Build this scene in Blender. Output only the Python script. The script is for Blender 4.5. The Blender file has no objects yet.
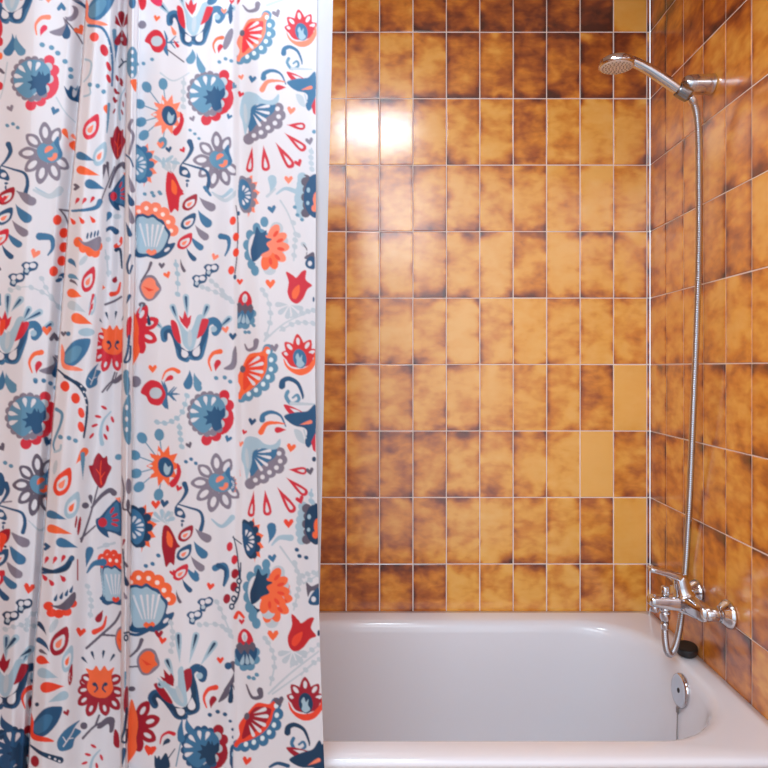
import bpy, bmesh, math, random
import numpy as np
from mathutils import Vector, Matrix

random.seed(7)
C = bpy.context.scene.collection
PI = math.pi

# ------------------------------------------------------------------ measures
# camera looks straight along +Y at the tiled long wall of the bath
EYE = 1.30          # eye height above the floor
F = 603.0           # focal length for a 768 pixel wide frame
CX, CY = 387.0, 368.0
D_WALL = 1.809      # camera to back wall
X_WALL = 0.789      # camera axis to right wall
X_LEFT = -0.815
RIM = 0.5715         # bath rim height
TW, TH = 0.1003, 0.1995   # tile pitch

def at(px, py, Y):
    """world point seen at photo position (px, py) at distance Y"""
    return Vector(((px - CX) / F * Y, Y, EYE + (CY - py) / F * Y))

# ------------------------------------------------------------------ helpers
def lin(c):
    c = c / 255.0
    return c / 12.92 if c <= 0.04045 else ((c + 0.055) / 1.055) ** 2.4

def rgb(r, g, b):
    return (lin(r), lin(g), lin(b), 1.0)

def mat(name, color, rough=0.5, metal=0.0, coat=0.0, spec=0.5):
    m = bpy.data.materials.new(name); m.use_nodes = True
    b = m.node_tree.nodes['Principled BSDF']
    b.inputs['Base Color'].default_value = color
    b.inputs['Roughness'].default_value = rough
    b.inputs['Metallic'].default_value = metal
    b.inputs['Specular IOR Level'].default_value = spec
    b.inputs['Coat Weight'].default_value = coat
    b.inputs['Coat Roughness'].default_value = 0.05
    return m

def add_noise(m, scale, amount, target='Roughness', base=0.1, detail=3):
    """procedural variation of one value input"""
    nt = m.node_tree; b = nt.nodes['Principled BSDF']
    tc = nt.nodes.new('ShaderNodeTexCoord'); n = nt.nodes.new('ShaderNodeTexNoise')
    n.inputs['Scale'].default_value = scale; n.inputs['Detail'].default_value = detail
    nt.links.new(tc.outputs['Object'], n.inputs['Vector'])
    mr = nt.nodes.new('ShaderNodeMapRange')
    mr.inputs['To Min'].default_value = base; mr.inputs['To Max'].default_value = base + amount
    nt.links.new(n.outputs['Fac'], mr.inputs['Value'])
    nt.links.new(mr.outputs['Result'], b.inputs[target])

def add_bump(m, scale, strength, dist=0.001, detail=4):
    nt = m.node_tree; b = nt.nodes['Principled BSDF']
    tc = nt.nodes.new('ShaderNodeTexCoord'); n = nt.nodes.new('ShaderNodeTexNoise')
    n.inputs['Scale'].default_value = scale; n.inputs['Detail'].default_value = detail
    nt.links.new(tc.outputs['Object'], n.inputs['Vector'])
    bp = nt.nodes.new('ShaderNodeBump'); bp.inputs['Strength'].default_value = strength
    bp.inputs['Distance'].default_value = dist
    nt.links.new(n.outputs['Fac'], bp.inputs['Height']); nt.links.new(bp.outputs['Normal'], b.inputs['Normal'])

def obj(name, bm, m, parent=None, smooth=True, auto=None):
    me = bpy.data.meshes.new(name)
    bmesh.ops.recalc_face_normals(bm, faces=bm.faces)
    bm.to_mesh(me); bm.free()
    for mm in (m if isinstance(m, (list, tuple)) else [m]):
        me.materials.append(mm)
    if smooth:
        me.polygons.foreach_set('use_smooth', [True] * len(me.polygons))
        if auto is not None:
            me.set_sharp_from_angle(angle=math.radians(auto))
    o = bpy.data.objects.new(name, me); C.objects.link(o)
    if parent is not None:
        o.parent = parent
        o.matrix_parent_inverse = Matrix.Translation(parent.location).inverted() @ Matrix.Identity(4)
    return o

def thing(name, label, cat, loc=(0, 0, 0)):
    o = bpy.data.objects.new(name, None); C.objects.link(o)
    o.location = loc; o.empty_display_size = 0.05
    o['label'] = label; o['category'] = cat
    return o

def struct(o):
    o['kind'] = 'structure'; return o

def frame(axis):
    z = Vector(axis).normalized()
    up = Vector((0, 0, 1)) if abs(z.z) < 0.95 else Vector((1, 0, 0))
    x = up.cross(z).normalized(); y = z.cross(x)
    return x, y, z

def add_lathe(bm, base, axis, prof, n=32, capped=True):
    """prof: (distance along axis, radius)"""
    x, y, z = frame(axis); base = Vector(base); rings = []
    for t, r in prof:
        rings.append([bm.verts.new(base + z * t + (x * math.cos(2 * PI * k / n) + y * math.sin(2 * PI * k / n)) * max(r, 1e-5)) for k in range(n)])
    for a, b in zip(rings, rings[1:]):
        for k in range(n):
            bm.faces.new((a[k], a[(k + 1) % n], b[(k + 1) % n], b[k]))
    if capped:
        bm.faces.new(rings[0][::-1]); bm.faces.new(rings[-1])

def smooth_path(pts, per=8):
    pts = [Vector(p) for p in pts]; out = []
    P = [pts[0] * 2 - pts[1]] + pts + [pts[-1] * 2 - pts[-2]]
    for i in range(1, len(P) - 2):
        p0, p1, p2, p3 = P[i - 1:i + 3]
        for k in range(per):
            t = k / per
            out.append(0.5 * ((2 * p1) + (p2 - p0) * t + (2 * p0 - 5 * p1 + 4 * p2 - p3) * t * t + (3 * p1 - p0 - 3 * p2 + p3) * t ** 3))
    out.append(pts[-1]); return out

def resample(pts, step):
    out = [pts[0].copy()]; acc = 0.0
    for a, b in zip(pts, pts[1:]):
        L = (b - a).length
        while acc + L >= step:
            r = (step - acc) / L if L > 0 else 0
            a = a.lerp(b, r); out.append(a.copy()); L = (b - a).length; acc = 0
        acc += L
    return out

def add_tube(bm, pts, rad, n=14, sx=1.0, sy=1.0, up0=None):
    """tube along pts; rad: number or list; sx, sy flatten the section"""
    pts = [Vector(p) for p in pts]
    R = rad if isinstance(rad, (list, tuple)) else [rad] * len(pts)
    t0 = (pts[1] - pts[0]).normalized()
    u = Vector(up0) if up0 is not None else (Vector((0, 0, 1)) if abs(t0.z) < 0.9 else Vector((1, 0, 0)))
    rings = []
    for i, p in enumerate(pts):
        t = (pts[min(i + 1, len(pts) - 1)] - pts[max(i - 1, 0)]).normalized()
        u = (u - t * u.dot(t)).normalized(); v = t.cross(u)
        rings.append([bm.verts.new(p + (u * math.cos(2 * PI * k / n) * sy + v * math.sin(2 * PI * k / n) * sx) * R[i]) for k in range(n)])
    for a, b in zip(rings, rings[1:]):
        for k in range(n):
            bm.faces.new((a[k], a[(k + 1) % n], b[(k + 1) % n], b[k]))
    bm.faces.new(rings[0][::-1]); bm.faces.new(rings[-1])

def add_loft(bm, sections):
    """sections: list of equally long point loops"""
    rings = [[bm.verts.new(p) for p in s] for s in sections]; n = len(rings[0])
    for a, b in zip(rings, rings[1:]):
        for k in range(n):
            bm.faces.new((a[k], a[(k + 1) % n], b[(k + 1) % n], b[k]))
    bm.faces.new(rings[0][::-1]); bm.faces.new(rings[-1])

def rrect(hw, hh, r, n=5):
    """rounded rectangle loop (u, v)"""
    out = []
    for cx, cy, a0 in ((hw - r, hh - r, 0), (-hw + r, hh - r, 90), (-hw + r, -hh + r, 180), (hw - r, -hh + r, 270)):
        for k in range(n + 1):
            a = math.radians(a0 + 90 * k / n); out.append((cx + r * math.cos(a), cy + r * math.sin(a)))
    return out

def add_box(bm, lo, hi, bev=0.0):
    s = [hi[i] - lo[i] for i in range(3)]; c = [(hi[i] + lo[i]) / 2 for i in range(3)]
    g = bmesh.ops.create_cube(bm, size=1, matrix=Matrix.Translation(c) @ Matrix.Diagonal((s[0], s[1], s[2], 1)))
    if bev:
        es = list({e for v in g['verts'] for e in v.link_edges})
        bmesh.ops.bevel(bm, geom=es, offset=bev, segments=3, affect='EDGES')

# ------------------------------------------------------------------ tile material
def tile_material():
    m = bpy.data.materials.new('mottled_amber_glaze'); m.use_nodes = True
    nt = m.node_tree; N = nt.nodes; L = nt.links; b = N['Principled BSDF']
    def math_(op, a, c=None, d=None):
        n = N.new('ShaderNodeMath'); n.operation = op
        for i, v in enumerate((a, c, d)):
            if v is None: continue
            if isinstance(v, (int, float)): n.inputs[i].default_value = v
            else: L.new(v, n.inputs[i])
        return n.outputs[0]
    att = N.new('ShaderNodeAttribute'); att.attribute_name = 'tile'
    sep = N.new('ShaderNodeSeparateColor'); L.new(att.outputs['Color'], sep.inputs[0])
    dark, seed, mott = sep.outputs[0], sep.outputs[1], sep.outputs[2]
    uv = N.new('ShaderNodeUVMap'); uv.uv_map = 'tileuv'
    su = N.new('ShaderNodeSeparateXYZ'); L.new(uv.outputs[0], su.inputs[0])
    u, v = su.outputs[0], su.outputs[1]
    # cloudy glaze: coarse and streaky clouds, offset per tile
    def clouds(sx, sy, scale, detail, rough, off):
        cb = N.new('ShaderNodeCombineXYZ')
        L.new(math_('MULTIPLY_ADD', u, sx, math_('MULTIPLY', seed, 37.0 + off)), cb.inputs[0])
        L.new(math_('MULTIPLY_ADD', v, sy, math_('MULTIPLY', seed, 91.0 + off)), cb.inputs[1])
        L.new(math_('MULTIPLY', seed, 53.0), cb.inputs[2])
        n = N.new('ShaderNodeTexNoise'); n.inputs['Scale'].default_value = scale
        n.inputs['Detail'].default_value = detail; n.inputs['Roughness'].default_value = rough
        n.inputs['Distortion'].default_value = 0.25
        L.new(cb.outputs[0], n.inputs['Vector']); return n.outputs['Fac']
    c1 = clouds(0.9, 2.0, 1.5, 2.5, 0.45, 0)
    c2 = clouds(0.7, 2.4, 3.6, 2.5, 0.5, 11)
    # distance to tile edges (0 at edge)
    eu = math_('MINIMUM', u, math_('SUBTRACT', 1.0, u))
    ev = math_('MULTIPLY', math_('MINIMUM', v, math_('SUBTRACT', 1.0, v)), 2.0)
    def ss(x, lo, hi):
        r = N.new('ShaderNodeMapRange'); r.interpolation_type = 'SMOOTHSTEP'
        L.new(x, r.inputs[0]); r.inputs[1].default_value = lo; r.inputs[2].default_value = hi
        r.inputs[3].default_value = 1.0; r.inputs[4].default_value = 0.0
        return r.outputs[0]
    edge_u = ss(eu, -0.02, 0.17); edge_v = ss(ev, -0.05, 0.38)
    cn1 = math_('SUBTRACT', c1, 0.5); cn2 = math_('SUBTRACT', c2, 0.5)
    e = math_('ADD', math_('MULTIPLY', edge_u, 0.20), math_('MULTIPLY', edge_v, 0.30))
    e = math_('MULTIPLY', e, math_('ADD', 0.7, math_('MULTIPLY', cn1, 3.6)))
    fac = math_('ADD', math_('MULTIPLY', cn1, 0.9), math_('MULTIPLY', cn2, 0.55))
    fac = math_('MULTIPLY', math_('ADD', fac, e), mott)
    fac = math_('ADD', fac, math_('MULTIPLY_ADD', dark, 0.78, 0.0))
    rim_u = ss(eu, 0.0, 0.035); 
    fac = math_('ADD', fac, math_('MULTIPLY', rim_u, math_('MULTIPLY', mott, 0.12)))
    ramp = N.new('ShaderNodeValToRGB'); L.new(fac, ramp.inputs[0])
    el = ramp.color_ramp.elements
    el[0].position = 0.0; el[0].color = rgb(253, 194, 98)
    el[1].position = 1.0; el[1].color = rgb(78, 34, 20)
    for p, c in ((0.2, (248, 181, 76)), (0.4, (228, 144, 44)), (0.6, (186, 100, 31)), (0.8, (128, 58, 24))):
        x = el.new(p); x.color = rgb(*c)
    L.new(ramp.outputs[0], b.inputs['Base Color'])
    b.inputs['Roughness'].default_value = TILE_ROUGH
    b.inputs['Specular IOR Level'].default_value = 0.5
    b.inputs['Coat Weight'].default_value = 1.0; b.inputs['Coat IOR'].default_value = 1.65; b.inputs['Coat Roughness'].default_value = 0.17
    bp = N.new('ShaderNodeBump'); bp.inputs['Strength'].default_value = 0.10; bp.inputs['Distance'].default_value = 0.0015
    L.new(c2, bp.inputs['Height']); L.new(bp.outputs[0], b.inputs['Normal']); L.new(bp.outputs[0], b.inputs['Coat Normal'])
    return m
TILE_ROUGH = 0.33

TILE = tile_material()
GROUT = mat('pale_grout', rgb(250, 236, 228), 0.8)
add_bump(GROUT, 300, 0.3)

TONES = [  # per tile darkness read off the photograph, top row first, last column against the right wall
    [.45, .50, .55, .80, .75, .85, .90, .90, .95, .20],
    [.45, .55, .40, .40, .65, .60, .78, .70, .72, .75],
    [.32, .30, .30, .35, .35, .35, .50, .30, .18, .35],
    [.45, .40, .42, .40, .40, .35, .40, .28, .12, .35],
    [.45, .38, .30, .35, .33, .22, .45, .20, .38, .42],
    [.42, .35, .28, .45, .12, .30, .20, .35, .25, .35],
    [.48, .32, .40, .35, .35, .30, .35, .32, .58, .04],
    [.52, .50, .62, .50, .35, .38, .35, .20, .00, .50],
    [.60, .50, .55, .50, .35, .22, .30, .30, .50, .08],
    [.65, .62, .65, .58, .22, .35, .35, .30, .40, .35]]
PLAIN = {(0, 9): .5, (6, 9): .4, (7, 8): .3, (8, 9): .45}

def tiled_wall(name, origin, udir, ndir, u_edges, v_edges, tone, face_off=0.0):
    """one wall: grout bed plus raised, softly bevelled tiles. udir = along wall, v = world z"""
    U = Vector(udir); Nn = Vector(ndir); O = Vector(origin); Z = Vector((0, 0, 1))
    bm = bmesh.new(); uvl = bm.loops.layers.uv.new('tileuv'); cl = bm.loops.layers.float_color.new('tile')
    rnd = random.Random(hash(name) % 1000 if False else len(name) * 7 + 3)
    u0, u1, v0, v1 = u_edges[0], u_edges[-1], v_edges[0], v_edges[-1]
    T = 0.0015
    # slab (grout surface slightly below tile faces)
    a = [O + U * u0 + Z * v0, O + U * u1 + Z * v0, O + U * u1 + Z * v1, O + U * u0 + Z * v1]
    f_ = [bm.verts.new(p - Nn * T) for p in a]; b_ = [bm.verts.new(p - Nn * 0.06) for p in a]
    fs = [bm.faces.new(f_), bm.faces.new(b_[::-1])]
    for k in range(4): fs.append(bm.faces.new((f_[k], b_[k], b_[(k + 1) % 4], f_[(k + 1) % 4])))
    for f in fs: f.material_index = 1
    g = 0.0016
    for j in range(len(v_edges) - 1):
        for i in range(len(u_edges) - 1):
            a0, a1, c0, c1 = u_edges[i], u_edges[i + 1], v_edges[j], v_edges[j + 1]
            if a1 - a0 < 0.004: continue
            gg = min(g, (a1 - a0) * 0.2)
            d, mo = tone(i, j)
            jit = [rnd.uniform(-1, 1) * 0.0003 for _ in range(2)]
            tu, tv = rnd.gauss(0, 0.0035), rnd.gauss(0, 0.0035)
            uc, vc = (a0 + a1) / 2, (c0 + c1) / 2
            def pt(u, v, h):
                h = h + ((u - uc) * tu + (v - vc) * tv if h >= 0 else 0)
                return O + U * (u + jit[0]) + Z * (v + jit[1]) + Nn * h
            loops = []
            for ins, h in ((gg, -T * 1.3), (gg, -T * .5), (gg + .0007, -T * .12), (gg + .0018, 0.0)):
                ins = min(ins, (a1 - a0) * 0.4)
                loops.append([(bm.verts.new(pt(u, v, h)), ((u - a0) / TW, (v - c0) / TH)) for u, v in
                              ((a0 + ins, c0 + ins), (a1 - ins, c0 + ins), (a1 - ins, c1 - ins), (a0 + ins, c1 - ins))])
            seed = rnd.random()
            ff = []
            for p, q in zip(loops, loops[1:]):
                for k in range(4):
                    ff.append([p[k], p[(k + 1) % 4], q[(k + 1) % 4], q[k]])
            ff.append(loops[-1])
            for vs in ff:
                f = bm.faces.new([x[0] for x in vs]); f.material_index = 0
                for lp, x in zip(f.loops, vs):
                    lp[uvl].uv = x[1]; lp[cl] = (d, seed, mo, 1)
    me = bpy.data.meshes.new(name); bm.normal_update(); bm.to_mesh(me); bm.free()
    me.materials.append(TILE); me.materials.append(GROUT)
    o = bpy.data.objects.new(name, me); C.objects.link(o)
    return struct(o)

CEIL = 2.55
# rows: a grout line lies at photo y 364.5 on the back wall
zl = EYE + (CY - 364.5) / F * D_WALL
v_edges = [zl + TH * k for k in range(-7, 6)]
v_edges = [0.0] + [v for v in v_edges if v > 0.01] + [CEIL]
top_line = EYE + (CY - 32) / F * D_WALL
def row_of(j):
    vc = (v_edges[j] + v_edges[j + 1]) / 2
    return int(math.floor((top_line - vc) / TH)) + 1      # row 0 is above photo y 32
rt = random.Random(11)
x_last = (647 - CX) / F * D_WALL
ub = [x_last - TW * k for k in range(16)][::-1]
ub = [X_LEFT] + [u for u in ub if u > X_LEFT + .004] + [X_WALL]
ncol = len(ub) - 1
def tone_back(i, j):
    r = row_of(j); c = i - (ncol - 11)
    if i == ncol - 1: c = 9; return (.55, 1.0)
    if 0 <= r <= 9 and 0 <= c <= 9: return TONES[r][c], PLAIN.get((r, c), 1.0)
    return (min(.9, .45 + .3 * rt.random() + (.2 if r < 1 else 0)), 1.0)
tiled_wall('wall_back', (0, D_WALL, 0), (1, 0, 0), (0, -1, 0), ub, v_edges, tone_back)

ur = [0.0] + [0.002 + TW * k for k in range(1, 22)]   # distance from the corner along the right wall
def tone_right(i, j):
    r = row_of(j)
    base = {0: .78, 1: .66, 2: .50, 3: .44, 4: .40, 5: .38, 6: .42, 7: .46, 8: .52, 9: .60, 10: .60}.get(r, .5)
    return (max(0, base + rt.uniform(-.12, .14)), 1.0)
tiled_wall('wall_right', (X_WALL, D_WALL, 0), (0, -1, 0), (-1, 0, 0), ur, v_edges, tone_right)
tiled_wall('wall_left', (X_LEFT, D_WALL, 0), (0, -1, 0), (1, 0, 0), ur, v_edges, tone_right)

fl = mat('beige_floor', rgb(190, 170, 150), 0.5); add_bump(fl, 40, 0.2)
bm = bmesh.new(); add_box(bm, (X_LEFT - .06, -.35, -.08), (X_WALL + .06, D_WALL + .06, 0.0)); struct(obj('floor', bm, fl, smooth=False))
cm = mat('white_ceiling_paint', rgb(238, 236, 232), 0.9); add_bump(cm, 120, 0.15)
bm = bmesh.new(); add_box(bm, (X_LEFT - .06, -.35, CEIL), (X_WALL + .06, D_WALL + .06, CEIL + .08)); struct(obj('ceiling', bm, cm, smooth=False))
# ------------------------------------------------------------------ bathtub
ENAMEL = mat('white_enamel', rgb(240, 243, 250), 0.12, coat=0.3)
add_noise(ENAMEL, 3.0, 0.06, 'Roughness', 0.10)
CHROME = mat('polished_chrome', rgb(212, 212, 216), 0.07, metal=1.0)
add_noise(CHROME, 25.0, 0.08, 'Roughness', 0.04)
HOSEM = mat('ribbed_steel', rgb(196, 198, 204), 0.34, metal=1.0)
add_noise(HOSEM, 60.0, 0.1, 'Roughness', 0.15)
STEEL = mat('brushed_steel', rgb(170, 168, 168), 0.3, metal=1.0)
add_noise(STEEL, 80.0, 0.15, 'Roughness', 0.25)
RUBBER = mat('black_rubber', rgb(26, 28, 30), 0.45); add_bump(RUBBER, 150, 0.15)

BX0, BX1, BY0, BY1 = X_LEFT + .004, X_WALL - .001, 1.121, D_WALL - .001
def ring(l, r, f, b, rad, z, n=10):
    """rounded rectangle ring: insets from the outer box at left, right, front, back"""
    x0, x1, y0, y1 = BX0 + l, BX1 - r, BY0 + f, BY1 - b
    out = []
    for cx, cy, a0 in ((x1 - rad, y1 - rad, 0), (x0 + rad, y1 - rad, 90), (x0 + rad, y0 + rad, 180), (x1 - rad, y0 + rad, 270)):
        for k in range(n + 1):
            a = math.radians(a0 + 90 * k / n); out.append((cx + rad * math.cos(a), cy + rad * math.sin(a), z))
    return out
def rr(d, rad, z): return ring(0, 0, d, 0, rad, RIM + z)
tub = [rr(.014, .004, -.0185), rr(.006, .004, -.0195), rr(.001, .004, -.017), rr(.0, .004, -.012), rr(.0, .004, -.009), rr(.002, .004, -.005), rr(.006, .004, -.002), rr(.012, .004, 0.0),
       ring(.05, .02, .024, .02, .03, RIM + .001), ring(.12, .046, .052, .062, .195, RIM + .001),
       ring(.135, .054, .058, .070, .20, RIM - .001), ring(.144, .060, .064, .076, .205, RIM - .006), ring(.15, .064, .068, .081, .21, RIM - .014),
       ring(.158, .068, .072, .085, .21, RIM - .03), ring(.19, .078, .078, .092, .21, RIM - .10), ring(.25, .096, .088, .102, .20, RIM - .22),
       ring(.29, .112, .098, .112, .20, RIM - .31), ring(.31, .126, .110, .123, .19, RIM - .355), ring(.335, .148, .130, .143, .175, RIM - .383),
       ring(.37, .185, .160, .175, .14, RIM - .397), ring(.42, .23, .20, .21, .09, RIM - .402), ring(.62, .50, .27, .27, .03, RIM - .404)]
bm = bmesh.new()
rings = [[bm.verts.new(p) for p in s] for s in tub]
n = len(rings[0])
for a, b in zip(rings, rings[1:]):
    for k in range(n): bm.faces.new((a[k], a[(k + 1) % n], b[(k + 1) % n], b[k]))
bm.faces.new(rings[-1])
bath = obj('bathtub', bm, ENAMEL)
bath['label'] = 'white enamel bathtub with rounded rim against the amber tiled walls'; bath['category'] = 'bathtub'

# outer shell below the rim: tiled apron
APR = mat('pinkish_beige_tile', rgb(196, 178, 170), 0.35); add_bump(APR, 60, 0.1)
bm = bmesh.new(); add_box(bm, (BX0, BY0 + .016, 0.0), (BX1, BY0 + .034, RIM - .0215), .001)
struct(obj('trim_1', bm, APR, smooth=False))

# overflow plate on the tap end wall of the bath
def wall_x(z):  # inner end wall x at height z (between rings)
    t = (RIM - z)
    tab = [(.03, .068), (.10, .078), (.22, .096), (.31, .112)]
    for (t0, d0), (t1, d1) in zip(tab, tab[1:]):
        if t <= t1: return BX1 - (d0 + (d1 - d0) * (t - t0) / (t1 - t0))
    return BX1 - .112
oz = RIM - .056; oy = 1.466
ob = Vector((wall_x(oz), oy, oz))
ax = Vector((-1, 0, .12)).normalized()
bm = bmesh.new()
add_lathe(bm, ob - ax * .004, ax, [(0, .0375), (.002, .0395), (.008, .0395), (.012, .0375), (.0135, .033), (.0125, .028), (.012, .010), (.012, .0)], 40, capped=False)
over = obj('overflow_plate', bm, CHROME, bath)
over['label'] = 'round chrome overflow plate'
bm = bmesh.new(); add_lathe(bm, ob + ax * .007, ax, [(0, .006), (.0015, .006), (.0025, .004), (.0026, 0)], 16)
obj('screw', bm, mat('dark_steel', rgb(70, 70, 74), .4, metal=1.0), over)
bm = bmesh.new()
lug = ob + ax * .008 + Vector((0, -.004, -.038))
add_tube(bm, [lug + Vector((0, 0, .008)), lug + Vector((-.004, 0, -.003)), lug + Vector((-.004, 0, -.012)), lug + Vector((-.003, 0, -.016))], [.0035, .004, .004, .002], 10)
obj('chain_lug', bm, STEEL, over)
# ball chain hanging from the lug
bm = bmesh.new()
p0 = lug + Vector((-.004, 0, -.014)); p1 = p0 + Vector((-.020, -.030, -.19))
nb = 52
for k in range(nb):
    p = p0.lerp(p1, k / (nb - 1))
    bmesh.ops.create_icosphere(bm, subdivisions=1, radius=.0021, matrix=Matrix.Translation(p))
add_tube(bm, [p0, p1], .0006, 6)
ch = obj('plug_chain', bm, STEEL, bath)
ch['label'] = 'thin metal plug chain hanging from the overflow'

# black plug lying on the rim in the corner by the tap
pc = at(686.8, 648.8, 1.528)
pr = .0265
pc.z = RIM + .001
pl_ax = Vector((-.10, -.16, 1)).normalized()
bm = bmesh.new()
add_lathe(bm, (pc.x, pc.y, RIM + .0055), pl_ax, [(0, 0), (0, .0205), (.002, .0235), (.006, .0245), (.010, .0252), (.0155, .0258), (.0185, .0256), (.0205, .0245), (.0212, .022), (.0206, .018), (.0204, 0)], 40, capped=False)
plug = obj('bath_plug', bm, RUBBER)
plug['label'] = 'black round rubber plug lying on the bath rim below the tap'; plug['category'] = 'plug'

# ------------------------------------------------------------------ mixer tap
MZ = EYE - .567
Y1, Y2 = 1.389, 1.531
XB = X_WALL - .058       # body axis
mix = thing('bath_mixer_tap', 'chrome wall mixer tap with lever over the bath end', 'tap', (X_WALL, (Y1 + Y2) / 2, MZ))
for Y in (Y1, Y2):
    bm = bmesh.new()
    fs_ = 1.0 if Y == Y1 else .9
    add_lathe(bm, (X_WALL - .0002, Y, MZ), (-1, 0, 0), [(t, r * fs_) for t, r in [(0, .0325), (.003, .0332), (.006, .0325), (.012, .0275), (.019, .0205), (.022, .0185), (.0222, .0)]], 40)
    obj('wall_flange', bm, CHROME, mix)
    bm = bmesh.new()
    s = 1 if Y == Y1 else -1
    add_lathe(bm, (X_WALL - .018, Y, MZ), (-1, .0, 0), [(0, .0125), (.010, .0125), (.0102, .0155), (.013, .0165), (.030, .0165), (.033, .0155), (.040, .0150), (.0402, .010)], 6 if False else 24)
    obj('coupling_nut', bm, CHROME, mix)
# body: swelling bar between the two unions, lofted along Y
secs = []
for Y, w, h, dx in ((Y1 - .012, .006, .008, .004), (Y1 - .010, .012, .014, .004), (Y1 - .003, .016, .0175, .002), (Y1 + .012, .0185, .0195, 0), (Y1 + .035, .021, .021, -.004), (Y1 + .055, .0245, .0225, -.008),
                    (Y1 + .074, .026, .023, -.010), (Y1 + .093, .0245, .0225, -.008), (Y1 + .113, .021, .021, -.004), (Y2 - .012, .0185, .0195, 0), (Y2 + .003, .016, .0175, .002), (Y2 + .010, .012, .014, .004), (Y2 + .012, .006, .008, .004)):
    secs.append([(XB + dx + u, Y, MZ + v) for u, v in rrect(w, h, min(w, h) * .72, 6)])
bm = bmesh.new(); add_loft(bm, secs); obj('body', bm, CHROME, mix, auto=60)
# spout toward the bath
YC = (Y1 + Y2) / 2 - .002
XT = (650 - CX) / F * YC
secs = []
for X, hw, hh, dz in ((XB + .005, .021, .020, -.001), (XB - .018, .020, .0185, 0), (XB - .045, .0185, .0160, .001), (XB - .075, .017, .0138, .003), (XT + .008, .0165, .0120, .0045), (XT + .001, .0155, .0112, .0045), (XT - .002, .0135, .009, .0045)):
    secs.append([(X, YC + u, MZ + dz + v) for u, v in rrect(hw, hh, min(hw, hh) * .6, 5)])
bm = bmesh.new(); add_loft(bm, secs); sp = obj('spout', bm, CHROME, mix, auto=60)
bm = bmesh.new(); add_lathe(bm, (XT + .012, YC, MZ - .003), (-.12, 0, -1), [(0, .0115), (.008, .0118), (.016, .0112), (.018, .010), (.0182, .0)], 28)
obj('aerator', bm, CHROME, sp)
# diverter knob on top of the spout, hose union below it
XD = (665 - CX) / F * YC
bm = bmesh.new(); add_lathe(bm, (XD, YC, MZ + .012), (0, 0, 1), [(0, .0055), (.006, .0055), (.0065, .0085), (.010, .0096), (.024, .0092), (.027, .0078), (.028, .004), (.0282, 0)], 24)
obj('diverter_knob', bm, CHROME, mix)
bm = bmesh.new(); add_lathe(bm, (XD, YC, MZ - .012), (0, 0, -1), [(0, .0118), (.008, .0118), (.0082, .0095), (.0105, .0095), (.0107, .0118), (.013, .0122), (.026, .0118), (.029, .0095), (.034, .0082), (.0342, 0)], 24)
obj('hose_union', bm, CHROME, mix)
# cartridge housing leaning toward the bath, lever on top
XCc = XB - .012
cax = Vector((-.22, .02, 1)).normalized()
bm = bmesh.new(); add_lathe(bm, (XCc, YC, MZ + .012), cax, [(0, .026), (.008, .0255), (.012, .0225), (.014, .0205), (.030, .0190), (.046, .0180), (.052, .0165), (.055, .013), (.0555, 0)], 36)
obj('cartridge_housing', bm, CHROME, mix)
base = Vector((XCc, YC, MZ + .012)) + cax * .049
tip = at(648.5, 568.5, YC - .004)
secs = []
d = (tip - base)
for t, hw, hh, lift in ((-.20, .008, .006, -.002), (-.12, .0135, .009, -.001), (.05, .0165, .0105, .001), (.25, .0155, .0090, .002), (.5, .0140, .0072, .002), (.8, .0130, .0062, .001), (.96, .0125, .0058, 0), (1.0, .009, .003, 0)):
    c = base + d * t + Vector((0, 0, lift))
    secs.append([(c.x, c.y + u, c.z + v) for u, v in rrect(hw, hh, min(hw, hh) * .7, 5)])
bm = bmesh.new(); add_loft(bm, secs); obj('lever', bm, CHROME, mix, auto=60)

# ------------------------------------------------------------------ shower holder, hand shower, hose
YH = 1.462
hz = at(0, 84.5, YH).z
hold = thing('shower_holder', 'chrome wall bracket holding up the hand shower', 'shower bracket', (X_WALL, YH, hz))
bm = bmesh.new()
add_lathe(bm, (X_WALL - .0002, YH, hz), (-1, 0, 0), [(0, .0245), (.003, .0252), (.006, .0240), (.010, .0238), (.040, .0232), (.060, .0215), (.069, .0180), (.072, .012), (.0725, 0)], 36)
obj('wall_arm', bm, CHROME, hold)
# hand shower axis
hb = at(689, 96, YH - .034); hh_ = at(634, 62.5, YH - .040)
hd = (hh_ - hb).normalized()
gp = hb.lerp(hh_, .10)
bm = bmesh.new()
add_lathe(bm, gp - hd * .016, hd, [(0, .0138), (.001, .0152), (.005, .0158), (.027, .0162), (.031, .0158), (.032, .0142), (.030, .0138), (.016, .0138), (.0, .0138)], 30, capped=False)
xw = Vector((X_WALL - .068, YH, hz))
dv = (gp - xw).normalized()
add_tube(bm, [xw + Vector((.004, 0, -.002)), xw.lerp(gp, .5), gp - dv * .0165], [.013, .0125, .010], 16)
obj('cradle', bm, mat('satin_chrome', rgb(150, 152, 156), 0.22, metal=1.0), hold)
hs = thing('hand_shower', 'chrome hand shower with round spray head tilted over the bath', 'hand shower', tuple(hb))
pts = smooth_path([hb, hb.lerp(hh_, .2), hb.lerp(hh_, .45) + Vector((0, 0, .003)), hb.lerp(hh_, .75) + Vector((0, 0, .005)), hh_ + Vector((0, 0, .001)), hh_ + hd * .014 + Vector((0, 0, -.003))], 6)
R = []
for i in range(len(pts)):
    t = i / (len(pts) - 1)
    R.append(.0085 + (.0045) * math.sin(min(1, t * 1.5) * PI * .75) * 1.0 if t < .9 else .0112)
R = [min(.0130, max(.0095, r)) for r in R]
bm = bmesh.new(); add_tube(bm, pts, R, 24); obj('handle', bm, CHROME, hs)
hc = at(616.5, 63.5, YH - .042)
nax = Vector((-.03, .035, -1)).normalized()   # spray direction
bm = bmesh.new()
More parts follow.
